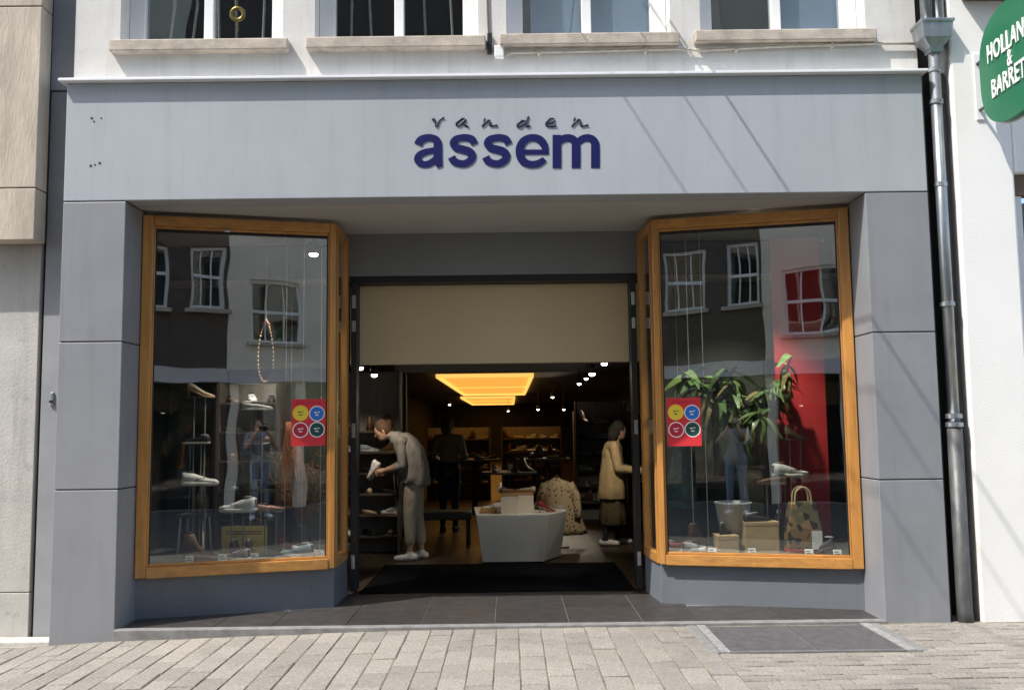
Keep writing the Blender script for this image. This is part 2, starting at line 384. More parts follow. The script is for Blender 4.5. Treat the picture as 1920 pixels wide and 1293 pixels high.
def wbox(A, B, u0, u1, d0, d1, z0, z1):
    """box in a window's own frame: u along A->B, d outwards (towards the street) in metres"""
    t = (B-A).normalized(); n = Vector((t.y, -t.x, 0))
    if n.y > 0: n = -n
    O = A+t*u0+n*d0+Vector((0, 0, z0))
    return MB().obox(O, t*(u1-u0), n*(d1-d0), (0, 0, z1-z0))
def join(*mbs):
    r = MB()
    for q in mbs: r.add(q.v, q.f)
    return r
def display_window(A, B, C, name_lbl):
    Lg = (B-A).length; fw = .084
    # plinth below
    t = (B-A).normalized(); n = Vector((t.y, -t.x, 0)); n = -n if n.y > 0 else n
    i0 = A-n*.03; i1 = B-n*.03; b1 = C; 
    ox = XL1 if A.x < 0 else XR0
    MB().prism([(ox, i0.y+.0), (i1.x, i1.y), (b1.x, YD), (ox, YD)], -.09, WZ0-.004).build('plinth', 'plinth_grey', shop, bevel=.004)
    # timber frame: the part, with rails, beads, panes as sub-parts
    st = wbox(A, B, 0, fw, -.07, .03, WZ0, WZ1).build('display_window', 'wood_v', shop, bevel=.006)
    st['label'] = name_lbl
    wbox(A, B, Lg-fw*.62, Lg, -.05, .028, WZ0+.002, WZ1-.002).build('corner_post', 'wood_v', st, bevel=.006)
    wbox(A, B, fw+.001, Lg-fw*.62-.001, -.07, .034, WZ0-.004, WZ0+fw).build('bottom_rail', 'wood_h', st, bevel=.006)
    wbox(A, B, fw+.001, Lg-fw*.62-.001, -.07, .030, WZ1-fw, WZ1-.001).build('top_rail', 'wood_h', st, bevel=.006)
    for (u0, u1, z0, z1, mm) in ((fw, fw+.015, WZ0+fw, WZ1-fw, 'wood_v'), (Lg-fw*.62-.015, Lg-fw*.62, WZ0+fw, WZ1-fw, 'wood_v'),
                                 (fw+.0155, Lg-fw*.62-.0155, WZ0+fw+.001, WZ0+fw+.02, 'wood_h'), (fw+.0155, Lg-fw*.62-.0155, WZ1-fw-.022, WZ1-fw-.001, 'wood_h')):
        wbox(A, B, u0, u1, -.03, .008, z0, z1).build('glazing_bead', mm, st, bevel=.003)
    for (u0, u1, z0, z1) in ((fw+.015, fw+.025, WZ0+fw+.02, WZ1-fw-.02), (Lg-fw*.62-.025, Lg-fw*.62-.015, WZ0+fw+.02, WZ1-fw-.02),
                             (fw+.025, Lg-fw*.62-.025, WZ1-fw-.046, WZ1-fw-.023)):
        wbox(A, B, u0, u1, -.025, -.006, z0, z1).build('gasket', 'gasket', st)
    wbox(A, B, fw-.01, Lg-fw*.62+.01, -.018, -.010, WZ0+fw-.01, WZ1-fw+.01).build('pane', 'shop_glass', st)
    # return towards the door
    L2 = (C-B).length
    t2 = (C-B).normalized(); n2 = Vector((t2.y, -t2.x, 0)); n2 = -n2 if n2.x*B.x > 0 else n2   # towards the entrance
    def rb(u0, u1, d0, d1, z0, z1): return MB().obox(B+t2*u0+n2*d0+Vector((0, 0, z0)), t2*(u1-u0), n2*(d1-d0), (0, 0, z1-z0))
    rb(.032, .085, -.05, .012, WZ0, WZ1).build('return_post', 'wood_v', st, bevel=.006)
    rb(L2-.06, L2+.03, -.05, .010, WZ0, WZ1-.003).build('return_post', 'wood_v', st, bevel=.006)
    rb(.086, L2-.061, -.05, .011, WZ0-.003, WZ0+fw).build('return_rail', 'wood_h', st, bevel=.006)
    rb(.086, L2-.061, -.05, .011, WZ1-fw, WZ1-.002).build('return_rail', 'wood_h', st, bevel=.006)
    rb(.08, L2-.05, -.02, -.012, WZ0+fw-.01, WZ1-fw+.01).build('pane', 'shop_glass', st)
    return st
dwl = display_window(LA, LB, LC, 'oak framed display window left of the entrance')
dwr = display_window(RA, RB, RC, 'oak framed display window right of the entrance')
# small closers on the top rails
for st, px, py, Y in ((dwl, 427, 434, .49), (dwr, 1417, 421, .64)):
    p = atY(px, py, Y); MB().tube([(p.x-.03, p.y-.02, p.z), (p.x+.03, p.y-.02, p.z)], .012, 8).build('bead_clip', 'steel', st, smooth=True)

# folded glass doors in the entrance
def door(xs_, sgn):
    d = MB().box(xs_, xs_+sgn*.055, 1.33, 1.43, .03, 2.86) if sgn > 0 else MB().box(xs_-.055, xs_, 1.33, 1.43, .03, 2.86)
    d = d.build('door', 'black_plastic', shop, bevel=.004)
    x0 = xs_+sgn*.012
    for z0, z1 in ((2.62, 2.74), (2.40, 2.50), (1.42, 1.55), (0.235, 0.36)):
        a, b = sorted((x0, x0+sgn*.033)); MB().box(a, b, 1.312, 1.332, z0, z1).build('hinge', 'steel', d, bevel=.003)
    a, b = sorted((xs_+sgn*.004, xs_+sgn*.05)); MB().box(a, b, 1.432, 1.53, .03, 2.86).build('folded_leaf', 'gasket', d, bevel=.003)
door(LC.x+.028, 1); door(RC.x-.028, -1)

# ---- upper floor
UWY = .12
UX0, UX1, UZ0, UZ1 = atY(135, 100, UWY).x+.02, 3.365, ZF1+.02, 9.5
wins = [(225, 530, 75), (590, 897, 70), (950, 1257, 64), (1313, 1623, 57)]
WO = [(atY(a, y, UWY).x, atY(b, y, UWY).x, atY((a+b)/2, y+5, UWY).z) for a, b, y in wins]
UH = 2.2
q = MB(); xprev = UX0
zb = min(w[2] for w in WO); zt_ = zb+UH
cuts = []
for (a, b, z) in WO:
    q.box(xprev, a, UWY, UWY+.3, UZ0, UZ1); q.box(a, b, UWY, UWY+.3, UZ0, z-.0); q.box(a, b, UWY, UWY+.3, z+UH, UZ1); xprev = b
q.box(xprev, UX1, UWY, UWY+.3, UZ0, UZ1)
wallq = q.build('upper_wall', 'render_white', shop)
bx('gutter_cornice', 'paint_white', shop, UX0-.05, UX1+.02, UWY-.25, UWY+.3, UZ1, UZ1+.25)
bx('roof', 'joint_dark', shop, UX0, UX1, UWY+.2, 34, UZ1+.2, UZ1+.5)
mat('room_dark', (0.02, 0.021, 0.023), 0.9); mat('blind_blue', (0.42, 0.50, 0.62), 0.8, (2, 0.05)); mat('curtain_dark', (0.035, 0.038, 0.042), 0.9, (9, 0.5), stretch=(3, 1, .2))
for i, (a, b, z) in enumerate(WO):
    yF = UWY+.17; sw = .135
    w = MB().box(a+.002, a+sw, yF, yF+.09, z+.002, z+UH-.002).build('window', 'paint_white', shop, bevel=.006)
    mx = (a+b)/2+.0
    for x0, x1 in ((b-sw, b-.002), (mx-.04, mx+.04)):
        MB().box(x0, x1, yF, yF+.09, z+.002, z+UH-.002).build('stile', 'paint_white', w, bevel=.006)
    for x0, x1 in ((a+sw+.001, mx-.041), (mx+.041, b-sw-.001)):
        MB().box(x0, x1, yF+.003, yF+.087, z+.002, z+.06).build('rail', 'paint_white', w, bevel=.006)
        MB().box(x0, x1, yF+.003, yF+.087, z+UH-.08, z+UH-.002).build('rail', 'paint_white', w, bevel=.006)
        MB().box(x0-.01, x1+.01, yF+.04, yF+.048, z+.05, z+UH-.07).build('pane', 'window_glass', w)
    MB().box(a-.10, b-.10+.20, yF+.5, yF+.52, z-.1, z+UH+.1).build('room_back', 'room_dark', w)
    px0 = atY(wins[i][0]-13, wins[i][2]+8, UWY).x; px1 = atY(wins[i][1]+14, wins[i][2]+8, UWY).x
    MB().box(px0, px1, UWY-.085, UWY+.17, z-.098, z-.0015).build('sill', 'sill_stone', w, bevel=.01)
    bl = {2: [(a+sw-.02, mx-.04, .09), (mx+.04, b-sw+.02, 0)], 3: [(mx+.02, b-sw+.02, 0)]}.get(i, [])
    for x0, x1, o_ in bl: MB().box(x0+o_, x1, yF+.12, yF+.13, z+.0, z+UH-.1).build('roller_blind', 'blind_blue', w)
    if i < 2:
        for k in range(5):
            xx = lerp(a+sw, b-sw, (k+.3+random.random()*.4)/5); MB().tube([(xx, yF+.2, z+.0), (xx+random.uniform(-.05, .05), yF+.22, z+.5), (xx+random.uniform(-.05, .05), yF+.2, z+UH)], .012, 6).build('curtain_cord', 'conduit', w)

# round ornament behind a pane of the first window
p = atY(446, 28, UWY+.25)
orn = MB(); ns, nr = 24, 8
rings_ = [[(p.x+(.052+.02*math.cos(2*math.pi*j/nr))*math.cos(2*math.pi*k/ns), p.y-.01+.016*math.sin(2*math.pi*j/nr), p.z+(.052+.02*math.cos(2*math.pi*j/nr))*math.sin(2*math.pi*k/ns)) for j in range(nr)] for k in range(ns+1)]
orn.rings(rings_, False)
orn.tube([(p.x, p.y-.01, p.z+.05), (p.x, p.y-.01, p.z+1.2)], .004, 6); orn.tube([(p.x, p.y-.01, p.z-.06), (p.x+.01, p.y-.01, p.z-.15)], .004, 6)
tag(orn.build('hanging_ring', 'brass', smooth=True), 'pale gold ring ornament hanging inside the upper window farthest left', 'ornament')

# ---- shop sign letters
sign = thing('shop_sign', 'raised navy lettering on the grey fascia above the entrance', 'sign', (0, 0, 0))
def Zp(x, y): return (640+x/3, y/3)            # coordinates measured in a 3x enlargement of the lettering
def ribbon(pts, widths, y0, depth, n=6, caps=None):
    """pts in enlargement pixels; returns an extruded stroke on the fascia"""
    P = crom([(a, b, w) for (a, b), w in zip(pts, widths)], n)
    Lf, Rt = [], []
    for i, (x, y, w) in enumerate(P):
        x0, y0_, _ = P[max(i-1, 0)]; x1, y1_, _ = P[min(i+1, len(P)-1)]
        dx, dy = x1-x0, y1_-y0_; l = math.hypot(dx, dy) or 1
        nx_, ny_ = -dy/l, dx/l
        Lf.append((x+nx_*w/2, y+ny_*w/2)); Rt.append((x-nx_*w/2, y-ny_*w/2))
    r = MB(); k = len(P)
    def W(q, Y):
        a = atY(*Zp(*q), 0); return (a.x, Y, a.z)
    rings = []
    for i in range(k): rings.append([W(Lf[i], y0), W(Rt[i], y0), W(Rt[i], y0+depth), W(Lf[i], y0+depth)])
    r.rings(rings, True); return r
DZ = .028
def letter(strokes, m='navy'):
    r = MB()
    for i, (pts, wd) in enumerate(strokes):
        wd = wd if isinstance(wd, (list, tuple)) else [wd]*len(pts)
        q = ribbon(pts, wd, -.006+i*.001, .006-i*.001-.0005); r.add(q.v, q.f)
    return r.build('letter', m, sign)
def sL(ox):
    return [([(ox+152, 812), (ox+138, 786), (ox+108, 775), (ox+76, 776), (ox+45, 786), (ox+33, 808), (ox+52, 832), (ox+85, 842), (ox+118, 852), (ox+138, 874), (ox+128, 903), (ox+98, 920), (ox+66, 920), (ox+36, 907), (ox+22, 884)],
             [40, 40, 38, 37, 39, 43, 44, 44, 44, 45, 42, 39, 39, 42, 44])]
aL = [([(432, 815), (446, 790), (478, 776), (512, 777), (538, 794), (543, 822), (543, 880), (546, 912), (556, 941)], [46, 44, 39, 38, 43, 48, 48, 46, 30]),
      ([(540, 838), (508, 848), (470, 857), (440, 873), (431, 896), (443, 917), (470, 926), (500, 918), (524, 900), (540, 880)], [20, 32, 35, 38, 44, 40, 36, 36, 34, 26])]
eL = [([(1150, 858), (1140, 815), (1112, 784), (1070, 775), (1028, 792), (1006, 830), (1006, 873), (1024, 908), (1062, 925), (1104, 921), (1132, 905), (1143, 895)], [30, 42, 42, 38, 42, 46, 46, 44, 39, 38, 34, 30]),
      ([(1012, 856), (1080, 856), (1166, 856)], 27)]
mL = [([(1212, 760), (1212, 850), (1212, 945)], 48),
      ([(1214, 815), (1238, 787), (1272, 776), (1302, 784), (1318, 808), (1320, 850), (1320, 945)], [30, 40, 40, 42, 47, 49, 49]),
      ([(1322, 815), (1348, 787), (1382, 776), (1410, 784), (1427, 808), (1429, 850), (1429, 945)], [30, 40, 40, 42, 47, 49, 49])]
letter(aL); letter(sL(598)); letter(sL(790)); letter(eL); letter(mL)
script = [[(511, 676), (519, 668), (526, 682), (530, 706), (537, 706), (552, 676), (577, 660)],
          [(702, 676), (682, 668), (655, 684), (646, 703), (660, 707), (688, 684), (697, 674), (689, 700), (712, 712)],
          [[(806, 664), (803, 690), (792, 713)], [(797, 705), (815, 686), (833, 677), (838, 692), (840, 708), (877, 705)]],
          [[(1037, 684), (1015, 680), (992, 698), (989, 711), (1006, 711), (1034, 690), (1052, 655)], [(1050, 660), (1040, 692), (1042, 710), (1062, 707)]],
          [(1148, 696), (1182, 690), (1197, 674), (1181, 666), (1157, 682), (1152, 703), (1170, 712), (1208, 708)],
          [[(1312, 660), (1308, 690), (1296, 713)], [(1300, 706), (1320, 684), (1341, 673), (1346, 692), (1352, 710), (1388, 703)]]]
for s_ in script:
    ss = s_ if isinstance(s_[0], list) else [s_]
    r = MB()
    for st in ss:
        pts = [atY(*Zp(a, b), -.003) for a, b in crom(st, 4)]; n_ = len(pts)
        r.tube(pts, [.0052+.0035*abs(math.sin(2.4*math.pi*i/n_)) for i in range(n_)], 6)
    r.build('letter', 'ink', sign, smooth=True)

# ---- cable and junction box below the upper windows
cb = thing('wall_cable', 'thin brown cable running down the white wall and along under the window sills', 'cable', (0, 0, 0))
Yc = UWY-.012
MB().tube([atY(913, -60, Yc), atY(914, 20, Yc), atY(916, 66, Yc)], .008, 6).build('cable', 'cable_brown', cb)
p0 = atY(918, 66, UWY); MB().box(p0.x-.02, p0.x+.02, UWY-.05, UWY-.001, p0.z-.17, p0.z, ).build('clamp', 'black_plastic', cb, bevel=.006)
pts = [atY(x, y, UWY-.03) for x, y in ((948, 105), (960, 99), (1110, 96), (1270, 92), (1310, 95), (1470, 87), (1640, 82), (1722, 82))]
MB().tube(pts, .012, 7).build('conduit', 'conduit', cb, smooth=True)
for x, y in ((1010, 98), (1210, 94), (1380, 92), (1560, 85)):
    p = atY(x, y, UWY-.03); MB().box(p.x-.012, p.x+.012, UWY-.046, UWY-.001, p.z-.018, p.z+.018).build('clip', 'conduit', cb)
p = atY(936, 101, UWY); tag(MB().box(p.x-.038, p.x+.038, UWY-.06, UWY-.001, p.z-.05, p.z+.05).build('junction_box', 'paint_white', bevel=.008), 'small white junction box on the wall between the middle upper windows', 'junction box')

# =================================================================== LEFT NEIGHBOUR
nb = thing('neighbour_building', 'beige stone building with a jutting upper floor at the left edge', 'building', (0, 0, 0))
xr = atY(64, 430, -.01).x
zb_ = atY(40, 450, -.01).z
MB().box(-7.5, xr-.01, .005, .5, zb_+.02, 9.5).build('upper_wall', 'joint_dark', nb)
zj = [zb_, atY(40, 352, -.01).z, atY(40, 12, -.01).z, atY(40, 12, -.01).z+1.5, 9.5]
for k in range(4):
    for x0, x1 in ((xr-1.3, xr), (xr-2.6, xr-1.306), (xr-3.9, xr-2.606)):
        MB().box(x0, x1-.0, -.01, .16, zj[k]+.003, zj[k+1]-.005).build('stone_slab', 'stone_beige', nb, bevel=.006)
xs0 = atY(66, 800, .19).x
g_ = gz(-3.9)-.1
zlo = [g_, atY(40, 1110, .19).z, atY(40, 300, 0).z]
MB().box(-7.5, xs0, .19, .4, zlo[0], zlo[1]-.003).build('pilaster', 'stone_pale', nb, bevel=.005)
MB().box(-7.5, xs0, .19, .4, zlo[1]+.003, zb_+.03).build('pilaster', 'stone_pale', nb, bevel=.005)
MB().box(xs0+.001, xs0+.03, .24, .4, g_, zb_+.4).build('joint_strip', 'joint_dark', nb)
MB().box(xs0+.032, XL0-.003, .20, .4, g_, ZF1+.01).build('side_strip', 'strip_grey', nb, bevel=.004)
MB().box(xr-.15, UX0-.004, .19, .4, ZF1+.02, 9.5).build('side_wall', 'strip_grey', nb)
MB().box(-6, XL0-.005, .02, .19, g_-.1, gz(-3.6)+.02).build('base_kerb', 'kerb_pale', nb, bevel=.01)
p = atY(98, 748, .2)
bell = thing('door_bell', 'small steel bell push on the narrow grey strip left of the shop', 'bell', (p.x, .20, p.z))
MB().box(-.014, .014, -.014, 0, -.055, .055).build('plate', 'steel', bell, bevel=.004)
MB().tube([(0, -.014, -.02), (0, -.03, -.02)], .012, 10).build('button', 'black_plastic', bell)

# =================================================================== RIGHT NEIGHBOUR
nr_ = thing('white_building', 'white rendered building at the right edge of the picture', 'building', (0, 0, 0))
xw = 3.57
z_l = atY(1800, 4, 0).z
xo = atY(1903, 330, 0).x; zo1 = atY(1905, 325, 0).z; zo0 = atY(1912, 1165, 0).z
q = MB(); q.box(xw, xo, 0, .5, -.15, z_l+.3); q.box(xo, 9, 0, .5, zo1, z_l+.3); q.box(xw, 9, .0, .5, z_l+.3, 9.0)
q.build('wall', 'render_bright', nr_, bevel=.02)
bx('cornice', 'cable_brown', nr_, xw+.12, 9, -.2, .0, z_l+.0, z_l+.09, .01)
bx('shop_window_head', 'cable_brown', nr_, xo+.004, 9, .04, .14, zo1-.17, zo1-.003, .006)
bx('shop_window_pane', 'window_glass', nr_, xo+.07, 9, .12, .13, .3, zo1-.17)
bx('shop_window_post', 'paint_white', nr_, xo+.004, xo+.07, .05, .14, -.1, zo1-.172, .006)
bx('shop_window_plinth', 'stone_pale', nr_, xo+.071, 9, .06, .3, -.1, .3)
bx('room_back', 'room_dark', nr_, xo, 9, 1.0, 1.02, -.1, zo1)
bx('gap_back', 'joint_dark', shop, XR1-.02, xw+.05, .26, .30, -.1, 9.0)

# ---- rainwater pipe between the two buildings
dp = thing('rainwater_pipe', 'zinc rainwater pipe with hopper and dark lower section between shop and white building', 'drainpipe', (3.452, 0.02, 0))
zz = lambda y: atY(1770, y, 0).z
MB().tube([(0, 0, zz(95)), (0, 0, zz(790))], .043, 16).build('upper_pipe', 'zinc', dp, smooth=True)
MB().tube([(0, 0, zz(793)), (0, 0, .06), (0.0, -.015, -.06)], [.057, .057, .06], 16).build('lower_pipe', 'iron_pipe', dp, smooth=True)
for y, r_, mm in ((190, .052, 'zinc'), (130, .05, 'zinc'), (570, .054, 'zinc'), (780, .062, 'zinc'), (796, .066, 'zinc'), (345, .048, 'zinc')):
    z = zz(y); MB().lathe([(.043, -.022), (r_, -.016), (r_, .016), (.043, .022)], (0, 0, z), 16).build('collar', mm, dp, smooth=False)
zh = zz(95); zt2 = zz(42)
rings_ = []
for (hw, hd, z) in ((.05, .05, zh-.02), (.055, .055, zh+.02), (.115, .09, zh+.09), (.125, .10, zt2-.03), (.135, .11, zt2-.025), (.135, .11, zt2), (.12, .095, zt2), (.12, .095, zt2-.02)):
    rings_.append([(-hw, -hd, z), (hw, -hd, z), (hw, hd, z), (-hw, hd, z)])
MB().rings(rings_).build('hopper', 'zinc', dp, bevel=.008)
for dx in (-.045, .055): MB().tube([(dx, 0, zt2-.03), (dx, 0, zt2+2.6)], .043, 14).build('feed_pipe', 'zinc', dp, smooth=True)
for y in (200, 560, 1000):
    z = zz(y+12); MB().box(-.012, .012, .03, .26, z-.015, z+.015).build('bracket', 'iron_pipe', dp)
for xo_ in (-.085, .088):
    MB().box(xo_-.012, xo_+.012, .06, .20, -.1, zz(130)).build('backing_rail', 'iron_pipe', dp)

# ---- green projecting sign
SX = atY(1840, 130, -.12).x
gs = thing('projecting_sign', 'round green projecting sign with white lettering on the white building', 'sign', (SX, 0, 0))
zc = (atY(1845, 52, -.2).z+atY(1850, 205, -.2).z)/2-.05
cy_, Ra, Rb_ = -.56, .47, .45
def ring_at(x, s): return [(x, cy_+Ra*s*math.copysign(abs(math.cos(t))**.72, math.cos(t)), zc+Rb_*s*math.copysign(abs(math.sin(t))**.72, math.sin(t))) for t in [2*math.pi*k/48 for k in range(48)]]
MB().rings([ring_at(.06, 1), ring_at(-.0, 1)][::-1], True).build('disc', 'sign_green', gs)
MB().rings([ring_at(.068, 1.03), ring_at(.061, 1.03)][::-1], True).build('rim', 'sign_white', gs)
for z in (zc+.16, zc-.22): MB().tube([(.03, .005, z), (.03, cy_+Ra-.02, z)], .014, 8).build('bracket', 'iron_pipe', gs)
MB().box(.0, .062, -.012, -.001, zc-.3, zc+.25).build('wall_plate', 'sign_white', gs, bevel=.004)
def text_mesh(s, size, name):
    cu = bpy.data.curves.new(name, 'FONT'); cu.body = s; cu.size = size; cu.align_x = 'CENTER'; cu.align_y = 'CENTER'; cu.extrude = .004; cu.offset = size*.012; cu.space_character = 1.1; cu.resolution_u = 3
    o = bpy.data.objects.new(name, cu); COL.objects.link(o)
    bpy.context.view_layer.update()
    me = bpy.data.meshes.new_from_object(o.evaluated_get(bpy.context.evaluated_depsgraph_get())); bpy.data.objects.remove(o); bpy.data.curves.remove(cu)
    return me
for s, z, size in (('HOLLAND', zc+.135, .185), ('&', zc-.005, .16), ('BARRETT', zc-.155, .185)):
    me = text_mesh(s, size, 'lettering'); me.materials.append(MATS['sign_white'])
    o = bpy.data.objects.new('lettering', me); COL.objects.link(o); o.parent = gs
    # text lies in the YZ plane, read from -X: right of the text is towards the street (-Y)
    o.matrix_local = Matrix(((0, 0, -1, -.006), (-.66, 0, 0, cy_+.03), (0, 1.1, 0, z), (0, 0, 0, 1)))

# ---- cellar grate in the pavement
gr = thing('cellar_grate', 'dark two panel cellar grate set in the pavement below the right display window', 'grate', (0, 0, gz(2)))
gm = (G_X0+G_X1)/2
for x0, x1 in ((G_X0+.05, gm-.006), (gm+.006, G_X1-.05)):
    pn = MB().box(x0, x1, G_Y0+.02, G_Y1-.02, -.03, -.004).build('panel', 'grate_metal', gr)
    k = int((G_Y1-G_Y0-.06)/.03)
    q = MB()
    for i in range(k):
        y = G_Y0+.03+i*.03; q.box(x0+.004, x1-.004, y, y+.012, -.004, .004)
    q.build('bars', 'grate_metal', pn)
for x0, x1 in ((G_X0-.02, G_X0+.045), (G_X1-.045, G_X1+.02)):
    MB().box(x0, x1, G_Y0, G_Y1, -.04, .007).build('frame', 'frame_dull', gr, bevel=.004)
MB().box(G_X0+.046, G_X1-.046, G_Y0-.01, G_Y0+.018, -.04, .006).build('frame', 'grate_metal', gr, bevel=.004)
for i, x in enumerate((G_X0-.06, G_X1+.06)):
    MB().box(x-.035, x+.035, G_Y0-.0, -.062, -.04, .006).build('border_stone', 'edge_stone', gr, bevel=.008)

# =================================================================== INSIDE THE SHOP
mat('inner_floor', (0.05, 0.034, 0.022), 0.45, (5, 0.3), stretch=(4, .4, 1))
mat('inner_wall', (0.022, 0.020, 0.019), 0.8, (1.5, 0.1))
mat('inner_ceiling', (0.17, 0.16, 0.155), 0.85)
mat('beam_pale', (0.34, 0.32, 0.29), 0.8)
mat('light_warm', (0.8, 0.5, 0.2), 0.5, emit=((1.0, 0.44, 0.07), 0.40))
mat('light_warm_side', (0.8, 0.5, 0.2), 0.5, emit=((1.0, 0.52, 0.12), 0.50))
mat('spot_glow', (1, 1, 1), 0.5, emit=((1.0, 0.90, 0.74), 9.0))
mat('spot_body', (0.05, 0.05, 0.05), 0.5)
mat('shelf_dark', (0.075, 0.06, 0.05), 0.6, (6, 0.2))
mat('shelf_pale', (0.28, 0.26, 0.24), 0.6, (6, 0.15), stretch=(4, 1, .3))
mat('table_white', (0.74, 0.76, 0.74), 0.5, (3, 0.05))
mat('block_white', (0.72, 0.66, 0.56), 0.6, (6, .06)); mat('block_wood', (0.42, 0.23, 0.10), 0.5, (8, 0.25), stretch=(1, 8, 1))
mat('panel_green', (0.040, 0.048, 0.040), 0.8, (1.2, 0.15)); mat('platform', (0.07, 0.075, 0.075), 0.6, (4, .15))
mat('banner_red', (0.52, 0.026, 0.034), 0.65, (1.2, 0.10))
for k_, c_ in dict(shoe_white=(.74, .75, .76), shoe_black=(.02, .02, .022), shoe_beige=(.52, .42, .30), shoe_brown=(.13, .065, .03), shoe_blue=(.42, .55, .66), shoe_pink=(.55, .26, .20), shoe_grey=(.30, .30, .31), sole_white=(.72, .71, .68), sole_tan=(.30, .19, .10), shoe_gold=(.50, .38, .22), shoe_red=(.35, .04, .04)).items():
    mat(k_, c_, 0.5, (25, 0.12))

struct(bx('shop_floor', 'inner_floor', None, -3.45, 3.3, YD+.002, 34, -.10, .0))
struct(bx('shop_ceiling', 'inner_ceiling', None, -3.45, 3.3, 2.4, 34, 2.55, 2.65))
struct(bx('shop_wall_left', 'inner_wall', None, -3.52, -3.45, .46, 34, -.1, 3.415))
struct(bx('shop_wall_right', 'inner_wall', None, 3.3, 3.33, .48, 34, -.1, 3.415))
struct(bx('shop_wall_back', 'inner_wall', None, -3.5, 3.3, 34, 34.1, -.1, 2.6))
struct(bx('shop_ceiling_front', 'inner_ceiling', None, -3.45, 3.3, 1.64, 2.4, 2.9, 2.95))
struct(bx('shop_ceiling_step', 'inner_ceiling', None, -3.45, 3.3, 2.38, 2.44, 2.56, 2.92))
tag(bx('entrance_mat', 'black_mat', None, -1.40, 1.12, YD+.03, 3.06, .002, .014, .004), 'black entrance mat just inside the open doors', 'mat')
_p0 = atY(740, 680, 4.5); _p1 = atY(1080, 694, 4.5)
struct(bx('ceiling_beam', 'beam_pale', None, _p0.x, _p1.x, 4.5, 4.75, _p1.z, 2.549))

def light_box(x0, x1, y0, y1, lab):
    t = thing('ceiling_light_panel', lab, 'light', ((x0+x1)/2, (y0+y1)/2, 2.549), group='warm light panels in the shop ceiling')
    w, l = (x1-x0)/2, (y1-y0)/2
    MB().box(-w+.05, w-.05, -l+.05, l-.05, -.02, -.002).build('diffuser', 'light_warm', t)
    q = MB(); q.box(-w, w, -l, -l+.05, -.075, -.001); q.box(-w, w, l-.05, l, -.075, -.001); q.box(-w, -w+.05, -l+.051, l-.051, -.075, -.001); q.box(w-.05, w, -l+.051, l-.051, -.075, -.001)
    q.build('frame', 'light_warm_side', t)
    for yy in (l*.1,): MB().box(-w+.05, w-.05, yy-.05, yy+.05, -.035, -.021).build('rib', 'light_warm_side', t)
light_box(-1.46, .46, 10.7, 21.0, 'large glowing amber light panel in the shop ceiling')
light_box(-1.70, .16, 23.7, 33.0, 'smaller amber light panel deeper in the shop ceiling')
LIT = {0: (13, (-1.25, 3.4, .95)), 1: (26, (1.25, 4.45, .95)), 2: (16, (.25, 3.1, .35)), 3: (30, (.2, 6.5, .9)), 5: (20, (0, 9, .9)), 11: (10, (-1.8, 4, 1.0))}
spot_px = [(702, 702, 2.75), (1133, 681, 3.2), (1110, 700, 2.6), (1099, 709, 8), (1086, 719, 9), (1036, 744, 14), (1009, 767, 16), (1057, 767, 17), (1147, 769, 19), (843, 758, 20), (953, 770, 26), (676, 689, 3.0)]
for i, (px, py, Y) in enumerate(spot_px):
    p = atY(px, py, Y); zc_ = p.z
    lab = {0: 'spotlight hanging in front of the bending person', 11: 'spotlight close to the left door jamb under the cream panel', 1: 'nearest of the four spotlights in a row at the upper right of the entrance',
           2: 'second of the four spotlights in a row at the upper right', 3: 'third of the four spotlights in a row at the upper right', 4: 'farthest of the four spotlights in a row at the upper right'}.get(i, 'tiny spotlight hanging deep in the dark shop')
    t = thing('spot_light', lab, 'light', (p.x, p.y, zc_), group='ceiling spotlights in the shop')
    MB().lathe([(.035, -.0), (.045, .01), (.045, .09), (.02, .10)], (0, 0, 0), 12).build('housing', 'spot_body', t, smooth=True)
    MB().tube([(0, 0, .10), (0, 0, 2.549-zc_)], .008, 6).build('rod', 'spot_body', t)
    MB().ellipsoid((0, 0, -.004), (.034, .034, .026), None, 10, 6).build('lamp', 'spot_glow', t, smooth=True)
    if i in LIT:
        ld = bpy.data.lights.new('spot_beam', 'SPOT'); ld.energy = LIT[i][0]; ld.spot_size = R(62); ld.spot_blend = .6; ld.shadow_soft_size = .05; ld.color = (1, .86, .66)
        lo = bpy.data.objects.new('spot_beam', ld); COL.objects.link(lo); lo.parent = t; lo.location = (0, 0, -.05); lo.rotation_euler = (Vector(LIT[i][1])-p).to_track_quat('-Z', 'Y').to_euler()
# spotlight in the left display window
p = atY(588, 477, 1.15)
t = thing('window_spotlight', 'lit spotlight at the top right inside the left display window', 'light', p)
MB().ellipsoid((0, 0, 0), (.042, .042, .022), None, 12, 6).build('lamp', 'spot_glow', t, smooth=True)
MB().lathe([(.045, .005), (.055, .03), (.05, .10), (.015, .11)], (0, 0, 0), 12).build('housing', 'spot_body', t, smooth=True)
MB().tube([(0, 0, .11), (0, 0, ZF0+.0-p.z)], .008, 6).build('rod', 'spot_body', t)
def beam(t, e, target):
    ld = bpy.data.lights.new('spot_beam', 'SPOT'); ld.energy = e; ld.spot_size = R(75); ld.spot_blend = .7; ld.shadow_soft_size = .04; ld.color = (1, .90, .76)
    lo = bpy.data.objects.new('spot_beam', ld); COL.objects.link(lo); lo.parent = t; lo.location = (0, 0, -.06); lo.rotation_euler = (Vector(target)-t.location).to_track_quat('-Z', 'Y').to_euler()
beam(t, 95, (-2.25, 1.2, .9))
p = atY(1417, 424, .78)  # extra lamp added to brighten the goods in the right display window
t = thing('window_spotlight', 'small added spotlight just under the top rail, brightening the right display window', 'light', p)
MB().ellipsoid((0, 0, 0), (.042, .042, .022), None, 12, 6).build('lamp', 'spot_glow', t, smooth=True)
